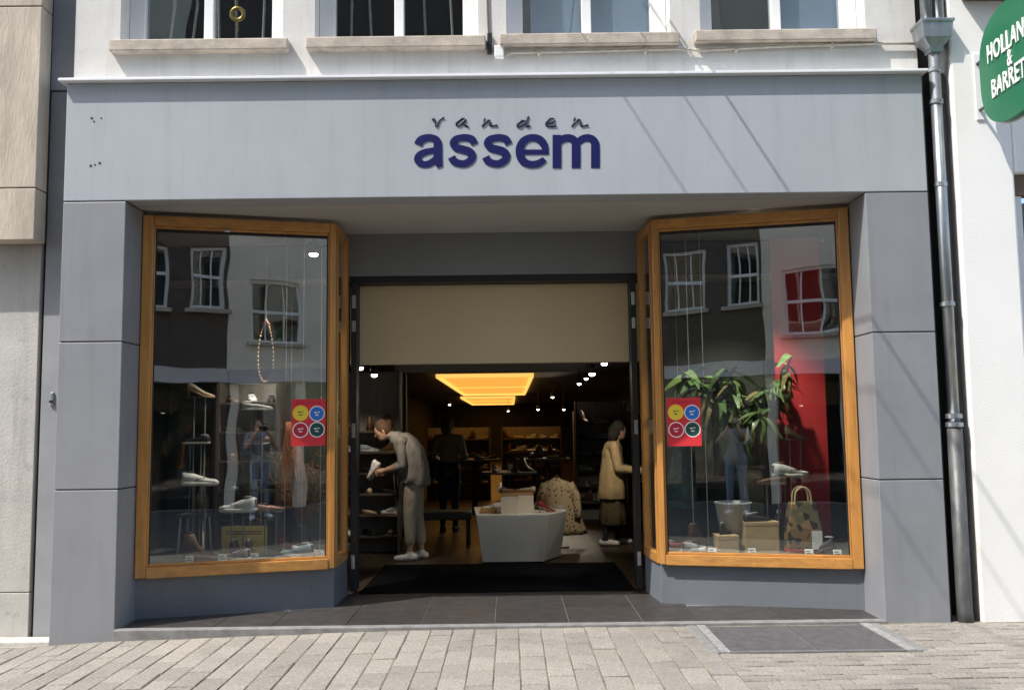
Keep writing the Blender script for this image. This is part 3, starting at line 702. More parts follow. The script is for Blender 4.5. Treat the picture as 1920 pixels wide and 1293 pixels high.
MB().lathe([(.045, .005), (.055, .03), (.05, .045), (.015, .05)], (0, 0, 0), 12).build('housing', 'spot_body', t, smooth=True)
MB().tube([(0, 0, .045), (0, 0, ZF0+.002-p.z)], .008, 6).build('rod', 'spot_body', t)
beam(t, 85, (2.1, 1.4, .8))

# ---- shoes
def shoe_parts(kind):
    """length 1 along +X (toe), z = 0 under the sole; sizes relative to the length"""
    S = {'sneaker': [(-.49, .09, .24, .05), (-.47, .12, .36, .05), (-.38, .14, .38, .05), (-.24, .145, .355, .05), (-.13, .15, .315, .05), (.02, .16, .25, .05), (.14, .17, .205, .05), (.26, .18, .175, .05), (.38, .17, .165, .05), (.45, .135, .145, .05), (.49, .07, .10, .05)],
         'loafer': [(-.48, .08, .20, .04), (-.44, .115, .27, .04), (-.30, .13, .25, .04), (-.14, .135, .2, .04), (.02, .14, .19, .035), (.2, .155, .16, .03), (.36, .14, .12, .03), (.46, .09, .09, .03), (.495, .04, .06, .03)],
         'boot': [(-.48, .09, .62, .05), (-.44, .13, .78, .05), (-.30, .145, .80, .05), (-.14, .145, .76, .05), (0.0, .15, .40, .05), (.2, .165, .22, .05), (.36, .15, .16, .05), (.46, .10, .12, .05), (.495, .05, .09, .05)],
         'heel': [(-.44, .06, .50, .28), (-.40, .09, .56, .28), (-.30, .10, .50, .26), (-.14, .10, .40, .20), (.02, .12, .28, .10), (.2, .14, .17, .03), (.36, .12, .11, .02), (.46, .07, .07, .02), (.495, .03, .05, .02)]}[kind]
    up = MB(); rings = []
    for x, hw, top, bot in S:
        n = 12; r = []
        for k in range(n):
            a = 2*math.pi*k/n; c, s = math.cos(a), math.sin(a)
            r.append((x, hw*math.copysign(abs(c)**.8, c), lerp(bot, top, .5+.5*math.copysign(abs(s)**.7, s))))
        rings.append(r)
    up.rings(rings)
    so = MB(); n = 22; rg = []
    for z, g in ((0, .98), (.045 if kind != 'heel' else .02, 1.04), (.095 if kind == 'sneaker' else .05, 1.03)):
        r = []
        for k in range(n):
            a = 2*math.pi*k/n; x = .5*math.cos(a); hw = pw([(q[0], q[1]) for q in S], x*.97)
            zz_ = z+(pw([(q[0], q[3]) for q in S], x)-.05 if kind == 'heel' else 0)
            r.append((x*g, hw*1.05*g*(1 if math.sin(a) >= 0 else -1)*min(1, abs(math.sin(a))**.45), zz_))
        rg.append(r)
    so.rings(rg)
    if kind == 'sneaker':
        pass
    if kind == 'heel': so.tube([(-.38, 0, .26), (-.39, 0, 0)], [.05, .022], 8)
    co = MB(); top = max(q[2] for q in S)
    co.ellipsoid((-.29, 0, top-.005), (.15, .105, .03), None, 12, 5)
    return up, so, co
SHOE_MESH = {}
def make_shoe(kind, upper, sole, inner, L_, loc, rz, label, group=None, tilt=0):
    key = (kind, upper, sole, inner)
    t = thing('shoe', label, 'shoe', loc, rz, group)
    t.rotation_euler = (0, tilt, rz)
    if key not in SHOE_MESH:
        ms = []
        for q, nm, mm in zip(shoe_parts(kind), ('upper', 'sole', 'lining'), (upper, sole, inner)):
            me = bpy.data.meshes.new(nm); me.from_pydata(q.v, [], q.f); me.update(); me.materials.append(MATS[mm]); me.polygons.foreach_set('use_smooth', [True]*len(me.polygons)); ms.append((nm, me))
        if kind == 'sneaker':
            q = MB()
            for k in range(5):
                x = -.02+k*.055; z = pw([(a, c) for a, b, c, d in [(-.16, .15, .31, 0), (.02, .16, .25, 0), (.2, .175, .19, 0), (.36, .16, .15, 0)]], x)
                q.obox((x-.06, -.06, z+.0), (.022, 0, 0), (0, .12, 0), (0, 0, .03))
            sp = MB()
            for sy in (-1, 1):
                for k in range(3):
                    x = -.12+k*.075; sp.obox((x, sy*.128, .09), (.03, 0, 0), (0, sy*.034, 0), (.085, -sy*.012, .13))
                sp.obox((-.505, -.05, .12), (.03, 0, 0), (0, .10, 0), (.0, 0, .2))
            me = bpy.data.meshes.new('side_stripes'); me.from_pydata(sp.v, [], sp.f); me.update(); me.materials.append(MATS[inner]); ms.append(('side_stripes', me))
            me = bpy.data.meshes.new('laces'); me.from_pydata(q.v, [], q.f); me.update(); me.materials.append(MATS[sole]); ms.append(('laces', me))
        SHOE_MESH[key] = ms
    for nm, me in SHOE_MESH[key]:
        o = bpy.data.objects.new(nm, me); COL.objects.link(o); o.parent = t; o.scale = (L_, L_, L_)
    return t

def stand(p, base_z, label, group):
    """slim white display stand: base, rod, plate; p = centre under the shoe"""
    t = thing('display_stand', label, 'stand', (p.x, p.y, base_z), group=group)
    h = p.z-base_z
    MB().box(-.11, .11, -.05, .05, h-.008, h-.001).build('plate', 'acrylic', t)
    MB().box(-.08, .08, -.06, .06, 0, .008).build('base', 'acrylic', t)
    for dx in (-.05, .05): MB().tube([(dx, 0, .008), (dx, 0, h-.008)], .006, 6).build('rod', 'acrylic', t)
    return t

# ---- left display window
PZ = .40
tag(MB().prism([(-2.98, .50), (-1.57, .88), (-1.57, 1.85), (-3.4, 1.85), (-3.4, .50)], WZ0-.001, PZ).build('display_platform', 'platform'), 'dark low platform inside the left display window', 'platform')
tag(bx('back_panel', 'panel_green', None, atY(318, 700, 1.8).x, -1.60, 1.80, 1.84, PZ, 3.3), 'dark green back panel of the left display window', 'panel')
tag(bx('side_panel', 'gasket', None, -3.40, -3.34, .5, 1.79, PZ, 3.3), 'black side panel inside the left display window', 'panel')
left_shoes = [(375, 744, 54, 1.25, 'heel', 'shoe_beige', 'sole_tan', 'shoe_brown', 0.1, 'beige high heel on the topmost stand of the left display window'),
              (367, 831, 58, 1.25, 'loafer', 'shoe_black', 'sole_white', 'shoe_grey', 3.0, 'black loafer with white sole in the left display window'),
              (375, 909, 66, 1.2, 'sneaker', 'shoe_white', 'sole_white', 'shoe_black', 0.15, 'white sneaker in front of the green panel in the left display window'),
              (446, 959, 84, 1.0, 'sneaker', 'shoe_white', 'sole_white', 'shoe_grey', 3.0, 'large white sneaker above the yellow card in the left display window'),
              (508, 957, 44, 1.05, 'loafer', 'shoe_pink', 'sole_tan', 'shoe_brown', 0.3, 'salmon pink slipper beside the large white sneaker'),
              (482, 768, 58, 1.3, 'loafer', 'shoe_grey', 'sole_white', 'shoe_white', 0.0, 'flat grey shoe level with the red poster in the left display window'),
              (480, 832, 52, 1.35, 'loafer', 'shoe_brown', 'sole_white', 'shoe_black', 3.2, 'brown flat shoe with pale sole in the left display window'),
              (556, 1040, 66, 0.98, 'sneaker', 'shoe_blue', 'sole_white', 'shoe_grey', 2.9, 'pale blue sneaker on the platform near the entrance corner')]
for i, (px, py, lp, Y, kd, u_, s_, in_, rz, lab) in enumerate(left_shoes):
    p = atY(px, py, Y); Ls = max(.24, lp*(Y+7.06)/FPX)
    if py > 1000: p.z = PZ
    make_shoe(kd, u_, s_, in_, min(Ls, .34), p, rz, lab)
    if p.z > PZ+.05: stand(p, PZ, 'slim white stand under the %s' % lab.split(' in ')[0].split(' on ')[0].split(' above ')[0].split(' level ')[0].split(' beside ')[0], 'shoe stands in the left display window')
# yellow card with black boots in front
p0, p1 = atY(412, 996, 1.0), atY(497, 1050, 1.0)
mat('card_yellow', (0.85, 0.64, 0.14), 0.6, (14, 0.25))
cd = thing('yellow_card', 'yellow card standing on the platform of the left display window', 'card', ((p0.x+p1.x)/2, 1.05, PZ)); w_ = (p1.x-p0.x)/2
MB().box(-w_, w_, 0, .012, 0, p0.z-PZ+.04).build('board', 'card_yellow', cd)
h_ = p0.z-PZ+.04
for z in (.72, .80): MB().box(-w_*.8, w_*.8, -.002, 0, h_*z, h_*(z+.035)).build('print_line', 'shoe_brown', cd)
MB().box(-w_, -w_+.008, -.003, 0, 0, h_).build('edge', 'shoe_gold', cd)
for k, dx in enumerate((-.03, .07)):
    make_shoe('boot', 'shoe_black', 'shoe_black', 'shoe_grey', .20, ((p0.x+p1.x)/2+dx, .98, PZ), 1.2+k*.5, 'small black boot in front of the yellow card, ' + ('nearer the pillar' if k == 0 else 'nearer the entrance'))
# hanging bead loop
mat('bead_tan', (0.60, 0.40, 0.25), 0.5)
pc = atY(498, 660, 1.0); rx_, rz_ = 14*8.06/FPX, 56*8.06/FPX
lp = thing('bead_necklace', 'long tan bead loop hanging in the left display window', 'necklace', pc)
q = MB()
for k in range(44):
    a = 2*math.pi*k/44; q.ellipsoid((rx_*math.sin(a)*(1-.25*math.cos(a)), 0, rz_*math.cos(a)), (.009, .009, .012), None, 6, 4)
q.build('beads', 'bead_tan', lp, smooth=True)
MB().tube([(0, 0, rz_), (0, 0, ZF0-pc.z)], .002, 5).build('cord', 'conduit', lp)
MB().tube([(-.03, 0, rz_-.02), (0, 0, rz_+.03), (.03, 0, rz_-.02)], .012, 6).build('knot', 'shoe_pink', lp)
# steel cables from ceiling to platform
for k, px in enumerate((533, 566, 600)):
    p = atY(px, 1000, 1.05+.02*k); tag(MB().tube([(p.x, p.y, PZ), (p.x, p.y, ZF0)], .0035, 6).build('display_cable', 'steel'), 'thin taut steel cable from platform to soffit in the left display window', 'cable', 'display cables in the left window')
# white legged stool
p = atY(366, 962, 1.35); st_ = thing('display_stool', 'small dark topped stool with white legs behind the shoes in the left window', 'stool', (p.x, p.y, PZ)); h_ = p.z-PZ
MB().box(-.13, .13, -.12, .12, h_-.03, h_).build('seat', 'shelf_dark', st_, bevel=.004)
for sx in (-1, 1):
    for sy in (-1, 1): MB().tube([(sx*.10, sy*.09, h_-.03), (sx*.115, sy*.11, 0)], .009, 6).build('leg', 'paint_white', st_)
# felt bag on the stool
mat('felt_olive', (0.15, 0.145, 0.10), 0.9, (20, .2))
tag(MB().lathe([(.035, 0), (.06, .03), (.065, .12), (.03, .19), (.02, .24)], (p.x+.06, p.y, p.z), 12, sx=1.1, sy=.6).build('pouch', 'felt_olive', smooth=True), 'olive pouch standing on the small stool', 'pouch')
# dried branches in a vase
mat('twig', (0.23, 0.125, 0.06), 0.8, (15, .3)); mat('vase_dark', (0.05, 0.05, 0.06), 0.4)
p = atY(565, 1030, 1.25); dv = thing('dried_branches', 'vase of brown dried branches near the entrance side of the left window', 'plant', (p.x, p.y, PZ))
MB().lathe([(.05, 0), (.085, .04), (.09, .14), (.05, .22), (.055, .25)], (0, 0, 0), 16).build('vase', 'vase_dark', dv, smooth=True)
q = MB(); rnd = random.Random(5)
for k in range(46):
    a = rnd.uniform(0, 6.28); sp = rnd.uniform(.05, .30); h = rnd.uniform(.35, .80)
    pts = [Vector((0, 0, .2))]
    for j in range(1, 5):
        tt = j/4; pts.append(Vector((math.cos(a)*sp*tt**1.3+rnd.uniform(-.02, .02), math.sin(a)*sp*.55*tt**1.3+rnd.uniform(-.02, .02), .2+h*tt*(1-.15*tt*sp/.3))))
    q.tube(pts, [.005, .004, .0035, .003, .002], 5)
    for j in range(2, 5):
        for _ in range(2):
            b = pts[j]; e = b+Vector((rnd.uniform(-.08, .08), rnd.uniform(-.05, .05), rnd.uniform(-.04, .1))); q.tube([b, e], [.003, .0015], 4)
            if rnd.random() < .6: q.ellipsoid(e, (.012, .008, .018), None, 5, 4)
q.build('branches', 'twig', dv)

# ---- right display window
PZR = .39
tag(MB().prism([(2.78, .50), (1.31, .86), (1.31, 1.85), (3.2, 1.85), (3.2, .50)], WZ0-.001, PZR).build('display_platform', 'platform'), 'dark low platform inside the right display window', 'platform')
tag(bx('back_panel', 'panel_green', None, 1.34, 3.2, 1.80, 1.84, PZR, 3.3), 'dark back panel of the right display window', 'panel')
a_, b_ = atY(1453, 600, 1.5).x, atY(1545, 800, 1.5).x
tag(MB().prism([(a_, 1.56), (b_, 1.42), (b_+.006, 1.46), (a_+.006, 1.60)], PZR, 3.27).build('red_banner', 'banner_red'), 'tall red banner hanging in the right display window', 'banner')
right_shoes = [(1482, 894, 74, 1.1, 'sneaker', 'shoe_white', 'sole_white', 'shoe_brown', .2, 'white trainer in front of the red banner'),
               (1490, 822, 44, 1.25, 'heel', 'shoe_gold', 'shoe_gold', 'shoe_brown', .3, 'gold sandal heel high in front of the red banner'),
               (1448, 906, 60, 1.0, 'loafer', 'shoe_brown', 'sole_tan', 'shoe_black', 3.3, 'brown loafer beside the white sneaker in the right window')]
for (px, py, lp_, Y, kd, u_, s_, in_, rz, lab) in right_shoes:
    p = atY(px, py, Y); make_shoe(kd, u_, s_, in_, min(.34, lp_*(Y+7.06)/FPX), p, rz, lab)
    stand(p, PZR, 'slim white stand under the %s' % lab.split(' in ')[0].split(' high ')[0].split(' beside ')[0], 'shoe stands in the right display window')
mat('box_beige', (0.44, 0.32, 0.17), 0.7, (7, .15)); mat('pot_white', (0.60, 0.64, 0.66), 0.45, (5, .05)); mat('pot_grey', (0.16, 0.165, 0.165), 0.6, (5, .1)); mat('column_tan', (0.24, 0.20, 0.13), 0.7, (6, .15))
def crate(px0, px1, pyt, Y, lab):
    a, b = atY(px0, 1030, Y).x, atY(px1, 1030, Y).x; h = atY(px0, pyt, Y).z-PZR
    t = thing('shoe_box', lab, 'box', ((a+b)/2, Y, PZR)); w = (b-a)/2
    MB().box(-w, w, 0, .2, 0, h-.03).build('body', 'box_beige', t, bevel=.003); MB().box(-w-.004, w+.004, -.004, .204, h-.032, h).build('lid', 'box_beige', t, bevel=.003)
    return (a+b)/2, Y+.1, PZR+h
c1 = crate(1399, 1462, 978, .86, 'beige box with dark shoes on top in the right display window')
for k in (-1, 1): make_shoe('loafer', 'shoe_black', 'shoe_black', 'shoe_grey', .25, (c1[0]+k*.03, c1[1]+k*.05, c1[2]), .35+k*.1, 'dark shoe on the beige box, ' + ('the one behind' if k == 1 else 'the one in front'))
c2 = crate(1347, 1386, 1004, .86, 'small beige box at the foot of the white bucket')
make_shoe('boot', 'shoe_black', 'shoe_black', 'shoe_grey', .13, (c2[0], c2[1], c2[2]), .5, 'tiny black boot on the small beige box')
for k, (px, Y_, u_) in enumerate(((1300, .95, 'shoe_white'), (1330, 1.05, 'shoe_grey'))):
    p = atY(px, 1040, Y_); make_shoe('loafer', u_, 'sole_white', 'shoe_grey', .24, (p.x, p.y, PZR), 2.7+k*.3, ('white' if k == 0 else 'grey')+' flat shoe on the platform left of the small beige box')
p = atY(1376, 1000, 1.12); bk = thing('bucket', 'white bucket shaped planter in the right display window', 'planter', (p.x, p.y, PZR)); h_ = atY(1376, 940, 1.12).z-PZR
MB().lathe([(.10, 0), (.155, h_-.02), (.162, h_-.018), (.162, h_), (.15, h_), (.14, h_-.04)], (0, 0, 0), 24).build('shell', 'pot_white', bk, smooth=True)
MB().lathe([(.138, h_-.06), (.138, h_-.03)], (0, 0, 0), 20).build('soil', 'shoe_brown', bk)
# column and potted plant
p = atY(1390, 940, 1.45); cz = atY(1390, 872, 1.45).z
cl = thing('display_column', 'tan square column carrying the potted plant', 'column', (p.x+.1, 1.48, PZR)); MB().box(-.09, .09, -.09, .09, .03, cz-PZR-.03).build('shaft', 'column_tan', cl, bevel=.004)
MB().box(-.12, .12, -.12, .12, 0, .03).build('base', 'column_tan', cl, bevel=.004); MB().box(-.11, .11, -.11, .11, cz-PZR-.03, cz-PZR).build('top', 'column_tan', cl, bevel=.004)
mat('leaf_a', (0.075, 0.15, 0.05), 0.38, (9, 0.3), rnd=0.35); mat('leaf_b', (0.14, 0.23, 0.07), 0.4, (9, 0.3), rnd=0.3); mat('stem_brown', (0.12, 0.09, 0.05), 0.8)
pt = thing('potted_plant', 'large leafy green plant in a grey pot inside the right display window', 'plant', (p.x+.1, 1.48, cz))
MB().lathe([(.085, 0), (.12, .19), (.125, .19), (.125, .22), (.11, .22), (.105, .18)], (0, 0, 0), 20).build('pot', 'pot_grey', pt, smooth=True)
MB().lathe([(.104, .15), (.104, .17)], (0, 0, 0), 16).build('soil', 'shoe_brown', pt)
def leaf_mesh(L_, w, droop, m_):
    q = MB(); rows = 7; vs = []
    for i in range(rows):
        t = i/(rows-1); x = L_*t*(1-.25*droop*t); z = -droop*L_*t*t*.75; hw = w*math.sin(math.pi*min(1, t*.9+.06))**.8
        vs += [(x, -hw, z+hw*.25), (x, 0, z), (x, hw, z+hw*.25)]
    fs = []
    for i in range(rows-1):
        for j in range(2): fs.append((i*3+j, i*3+j+1, (i+1)*3+j+1, (i+1)*3+j))
    q.add(vs, fs); me = bpy.data.meshes.new('leaf'); me.from_pydata(q.v, [], q.f); me.update(); me.materials.append(MATS[m_]); me.polygons.foreach_set('use_smooth', [True]*len(me.polygons)); return me
mat('leaf_c', (0.20, 0.17, 0.06), 0.5, (9, .35), rnd=.3)
LM = [leaf_mesh(.24, .026, 1.5, 'leaf_c'), leaf_mesh(.30, .022, .3, 'leaf_a'), leaf_mesh(.33, .045, 1.4, 'leaf_b'), leaf_mesh(.40, .040, .9, 'leaf_a'), leaf_mesh(.30, .032, .6, 'leaf_b'), leaf_mesh(.26, .040, 1.2, 'leaf_a'), leaf_mesh(.42, .034, .75, 'leaf_b')]
rnd = random.Random(11)
stems = []
q = MB()
for k in range(9):
    a = k*2*math.pi/9+.3; r_ = rnd.uniform(.25, .60); top = Vector((math.cos(a)*r_-.20, math.sin(a)*r_*.3-.22, rnd.uniform(.45, 1.02)))
    pts = [Vector((math.cos(a)*.03, math.sin(a)*.03, .15)), top*.5+Vector((0, 0, .12)), top]; q.tube(pts, [.014, .011, .007], 6); stems.append(pts)
q.build('stems', 'stem_brown', pt)
for k in range(285):
    s_ = stems[k % 9]; t = rnd.uniform(.25, 1); b = s_[1].lerp(s_[2], (t-.25)/.75) if t > .25 else s_[0].lerp(s_[1], t)
    o = bpy.data.objects.new('leaf', rnd.choice(LM)); COL.objects.link(o); o.parent = pt; o.location = b
    o.rotation_euler = (rnd.uniform(-.7, .7), rnd.uniform(-.75, .6), rnd.uniform(0, 6.28)); s = rnd.uniform(.5, 1.05); o.scale = (s*.85, s, s)
# printed bag
mat('bag_base', (0.40, 0.05, 0.04), 0.5)
m = mat('bag_print', (0.45, 0.36, 0.22), 0.45); N = m.node_tree.nodes; L = m.node_tree.links
vo = N.new('ShaderNodeTexVoronoi'); vo.inputs['Scale'].default_value = 16; tcx = N.new('ShaderNodeTexCoord'); cr_ = N.new('ShaderNodeValToRGB')
cr_.color_ramp.elements[0].color = (.02, .018, .015, 1); cr_.color_ramp.elements[1].color = (.65, .58, .48, 1); e_ = cr_.color_ramp.elements.new(.4); e_.color = (.25, .15, .06, 1); e_ = cr_.color_ramp.elements.new(.62); e_.color = (.12, .11, .05, 1); cr_.color_ramp.interpolation = 'CONSTANT'
L.new(tcx.outputs['Object'], vo.inputs['Vector']); L.new(vo.outputs['Color'], cr_.inputs[0]); L.new(cr_.outputs[0], N['Principled BSDF'].inputs['Base Color'])
p = atY(1514, 1028, .80); bgx, bgh = 31*7.86/FPX, atY(1514, 940, .80).z-PZR
bg = thing('handbag', 'patterned handbag with red base at the right of the display window', 'bag', (p.x-.02, .84, PZR))
r0 = lambda w, d, z: [(-w, -d, z), (w, -d, z), (w, d, z), (-w, d, z)]
MB().rings([r0(bgx*1.05, .07, .045), r0(bgx, .075, bgh*.5), r0(bgx*.8, .05, bgh*.95), r0(bgx*.74, .035, bgh)]).build('body', 'bag_print', bg, bevel=.012)
MB().rings([r0(bgx*1.0, .065, 0), r0(bgx*1.07, .075, .02), r0(bgx*1.06, .072, .048)]).build('base', 'bag_base', bg, bevel=.008)
for sy in (-1, 1): MB().tube(crom([(-bgx*.5, sy*.04, bgh*.92), (-bgx*.42, sy*.04, bgh*1.18), (0, sy*.04, bgh*1.28), (bgx*.42, sy*.04, bgh*1.18), (bgx*.5, sy*.04, bgh*.92)], 4), .009, 6).build('handle', 'shoe_gold', bg, smooth=True)
MB().box(bgx*.35, bgx*.95, -.085, -.078, bgh*.1, bgh*.45).build('tag', 'shoe_white', bg)
p = atY(1465, 1000, .95); bb = thing('round_bag', 'small dark round bag with white clasp behind the handbag', 'bag', (p.x+.04, 1.06, PZR))
MB().ellipsoid((0, 0, .17), (.10, .05, .17), None, 16, 10).build('body', 'shelf_dark', bb, smooth=True); MB().ellipsoid((-.03, -.03, .34), (.025, .02, .025), None, 8, 6).build('clasp', 'shoe_white', bb, smooth=True)
for k, px in enumerate((1298, 1325)):
    p = atY(px, 900, 1.3); tag(MB().tube([(p.x, p.y, PZR), (p.x, p.y, ZF0)], .005, 6).build('display_cable', 'steel'), 'thin taut steel cable from platform to soffit in the right display window', 'cable', 'display cables in the right window')

# ---- rack, price cards and further shoes that fill the windows
def price_card(x, y, z, lab, group):
    t = thing('price_card', lab, 'card', (x, y, z), random.uniform(-.3, .3), group)
    MB().obox((-.035, 0, 0), (.07, 0, 0), (0, .004, 0), (0, .018, .055)).build('card', 'paint_white', t)
    for k in range(2): MB().obox((-.025, -.0015+.0055*(k+1), .017*(k+1)), (.05-.015*k, 0, 0), (0, .001, 0), (0, .002, .006)).build('print', 'shoe_black', t)
shelf_unit_later = [(atY(408, 800, 1.45).x, atY(520, 800, 1.45).x)]
extra_l = [(-2.62, .78, 'loafer', 'shoe_brown', 'sole_tan', .3, 'brown loafer on the platform beside the pillar'), (-2.36, .84, 'sneaker', 'shoe_grey', 'sole_white', 2.7, 'grey sneaker on the platform left of the yellow card'),
           (-1.98, 1.22, 'heel', 'shoe_red', 'shoe_black', .4, 'dark red heel behind the yellow card'), (-2.75, 1.02, 'boot', 'shoe_brown', 'sole_tan', .2, 'brown ankle boot in the left rear of the left window'),
           (-1.80, 1.02, 'sneaker', 'shoe_white', 'sole_tan', .4, 'white and tan sneaker right of the yellow card')]
for x_, y_, kd, u_, so_, rz, lab in extra_l:
    make_shoe(kd, u_, so_, 'shoe_black', .27, (x_, y_, PZ), rz, lab)
extra_r = [(2.62, .78, 'heel', 'shoe_black', 'shoe_black', 2.6, 'black heel on the platform by the right pillar'), (1.60, 1.0, 'sneaker', 'shoe_white', 'sole_white', .5, 'white sneaker on the platform in the entrance corner of the right window'),
           (1.72, 1.3, 'boot', 'shoe_brown', 'sole_tan', .3, 'brown boot behind the white bucket'), (2.36, 1.15, 'boot', 'shoe_black', 'shoe_black', 2.9, 'black boot behind the patterned handbag'), (1.50, 1.25, 'loafer', 'shoe_red', 'sole_tan', .2, 'dark red flat shoe in the entrance corner of the right window')]
for x_, y_, kd, u_, so_, rz, lab in extra_r:
    make_shoe(kd, u_, so_, 'shoe_grey', .27, (x_, y_, PZR), rz, lab)
for x_, y_ in ((-2.72, .70), (-2.46, .76), (-2.2, .80), (-1.88, .92), (-1.68, .98)): price_card(x_, y_, PZ, 'small white price card on the platform of the left display window', 'price cards in the left window')
for x_, y_ in ((2.5, .70), (2.72, .64), (2.05, .80), (1.72, .86), (1.5, .92)): price_card(x_, y_, PZR, 'small white price card on the platform of the right display window', 'price cards in the right window')
mat('scarf_teal', (.10, .20, .22), .9, (18, .3)); mat('scarf_rust', (.33, .12, .06), .9, (18, .3))
for k, (px, m_, lab) in enumerate(((1275, 'scarf_teal', 'teal scarf hanging in the entrance corner of the right window'), (545, 'scarf_rust', 'rust coloured scarf hanging behind the branches in the left window'))):
    p = atY(px, 860, 1.6); q = MB(); rg = []
    for i_ in range(10):
        z = p.z+.35-.09*i_; w_ = .05+.012*i_
        rg.append([(p.x+w_*math.cos(a)*(1+.18*math.sin(5*a+i_*.4)), p.y+.05*math.sin(a)*(1+.2*math.sin(4*a)), z) for a in [2*math.pi*q_/20 for q_ in range(20)]])
    t = thing('hanging_scarf', lab, 'scarf', (0, 0, 0)); q.rings(rg[::-1]).build('cloth', m_, t, smooth=True)
    MB().tube([(p.x, p.y, p.z+.3), (p.x, p.y, ZF0)], .003, 5).build('cord', 'steel', t)

# ---- red stickers on the glass
def poster(A, B, px0, px1, pyt, pyb, lab):
    t = (B-A).normalized(); n = Vector((t.y, -t.x, 0)); n = -n if n.y > 0 else n
    def hit(x, y):
        d = ray(x, y); O = A-n*.010; k = (O-CAM).dot(n)/d.dot(n); return CAM+d*k
    a, b, c = hit(px0, pyb), hit(px1, pyb), hit(px0, pyt)
    o = (a+b)/2; o.z = a.z; w = (Vector((b.x, b.y, 0))-Vector((a.x, a.y, 0))).length; h = c.z-a.z
    if t.x < 0: t = -t
    T = thing('window_poster', lab, 'poster', o+n*.0015)
    MB().obox(t*(-w/2), t*w, n*.0015, (0, 0, h)).build('sheet', 'poster_red', T)
    r = w*.205
    def disc(u, v, rr, m_, dep, nm):
        q = MB(); pts = [[t*(u*w+rr*math.cos(2*math.pi*k/24))+Vector((0, 0, v*h+rr*math.sin(2*math.pi*k/24)))+n*d_ for k in range(24)] for d_ in (.0016, dep)]
        q.rings(pts); return q.build(nm, m_, T)
    for (u, v, m_) in ((-.235, .70, 'dot_yellow'), (.245, .69, 'dot_blue'), (-.235, .34, 'dot_red'), (.245, .345, 'dot_green')):
        disc(u, v, r*1.14, 'sign_white' if m_ != 'dot_yellow' else 'dot_yellow', .0022, 'dot_rim'); disc(u, v, r, m_, .003, 'dot')
        for k, (du, dv, ww) in enumerate(((-.08, .01, .09), (.03, .02, .05), (-.05, -.045, .1))):
            MB().obox(t*((u+du)*w)+Vector((0, 0, (v+dv)*h))+n*.003, t*(ww*w), n*.0008, (0, 0, .022*h)).build('mark', 'sign_white' if m_ != 'dot_yellow' else 'dot_green', T)
    for k in range(5): MB().obox(t*((-.36+k*.15)*w)+Vector((0, 0, .895*h))+n*.0016, t*(.1*w), n*.0006, (0, 0, .035*h)).build('mark', 'dot_red', T)
poster(LA, LB, 546, 610, 748, 836, 'red poster with four coloured dots on the left display window')
poster(RA, RB, 1252, 1316, 746, 836, 'red poster with four coloured dots on the right display window')

# ---- tables and shelving
tb = thing('display_table', 'low white tapered display table in the middle of the entrance', 'table', (0, 0, 0))
f0, f1 = atZ(905, 1053, .014), atZ(1020, 1053, .014)
Yt = (f0.y+f1.y)/2
tl, tr_ = atY(893, 968, Yt-.06), atY(1027, 966, Yt-.06); zt3 = tl.z
tr2 = atY(1063, 964, Yt+.35); br2 = atY(1056, 1045, Yt+.38)
q = MB(); bot = [(f0.x, Yt, .014), (f1.x, Yt, .014), (br2.x-.03, Yt+.42, .014), (br2.x-.05, Yt+.95, .014), (f0.x-.03, Yt+.95, .014)]
top_ = [(tl.x, Yt-.06, zt3), (tr_.x, Yt-.06, zt3), (tr2.x, Yt+.36, zt3), (tr2.x, Yt+1.05, zt3), (tl.x-.07, Yt+1.05, zt3)]
q.rings([bot, top_]); q.build('body', 'table_white', tb, bevel=.006)
MB().rings([[(x, y, zt3+.001) for x, y, z in top_], [(x, y, zt3+.014) for x, y, z in top_]]).build('top', 'table_white', tb, bevel=.003)
zt4 = zt3+.0145
def block(px0, px1, pyt, Y, dep, lab, m_):
    a, b = atY(px0, 960, Y).x, atY(px1, 960, Y).x; h = atY(px0, pyt, Y).z-zt4
    t = thing('display_block', lab, 'block', ((a+b)/2, Y, zt4)); w = (b-a)/2
    MB().rings([r0(w*1.05, dep/2, 0), r0(w, dep/2*.96, h-.02)]).build('body', m_, t, bevel=.003); MB().box(-w*1.02, w*1.02, -dep/2, dep/2, h-.019, h).build('top', 'block_wood', t, bevel=.003)
    return ((a+b)/2, Y, zt4+h)
k1 = block(940, 971, 924, Yt+.22, .3, 'cream block with wooden top on the white table, left one', 'block_white')
k2 = block(972, 1000, 922, Yt+.30, .3, 'cream block with wooden top on the white table, right one', 'block_white')
for k, (b, c_) in enumerate(((k1, 'shoe_brown'), (k2, 'shoe_beige'))):
    make_shoe('loafer', c_, 'sole_tan', 'shoe_black', .25, (b[0], b[1], b[2]), .5+k*2.2, ('brown' if k == 0 else 'beige')+' shoe on a cream block on the white table')
tag(MB().box(tl.x+.03, k1[0]-.15, Yt+.15, Yt+.5, zt4, zt4+.03).build('tray', 'block_wood', bevel=.003), 'flat wooden tray on the left of the white table', 'tray')
vz = thing('small_vase', 'small white bottle vase on the left cream block', 'vase', (k1[0]-.10, k1[1]-.02, k1[2]))
MB().lathe([(.02, 0), (.032, .02), (.032, .06), (.012, .09), (.014, .12)], (0, 0, 0), 14).build('body', 'paint_white', vz, smooth=True)
for k, (dx, dy, kd, u_, lab) in enumerate(((.42, .2, 'heel', 'shoe_red', 'dark red heel at the right corner of the white table'), (.36, .55, 'boot', 'shoe_brown', 'brown boot at the back right of the white table'), (-.2, .62, 'sneaker', 'shoe_white', 'white sneaker at the back left of the white table'), (-.05, .75, 'boot', 'shoe_black', 'black boot behind the cream blocks'))):
    make_shoe(kd, u_, 'sole_tan', 'shoe_black', .25, (k1[0]+dx, Yt+dy, zt4), .6+k*1.3, lab)
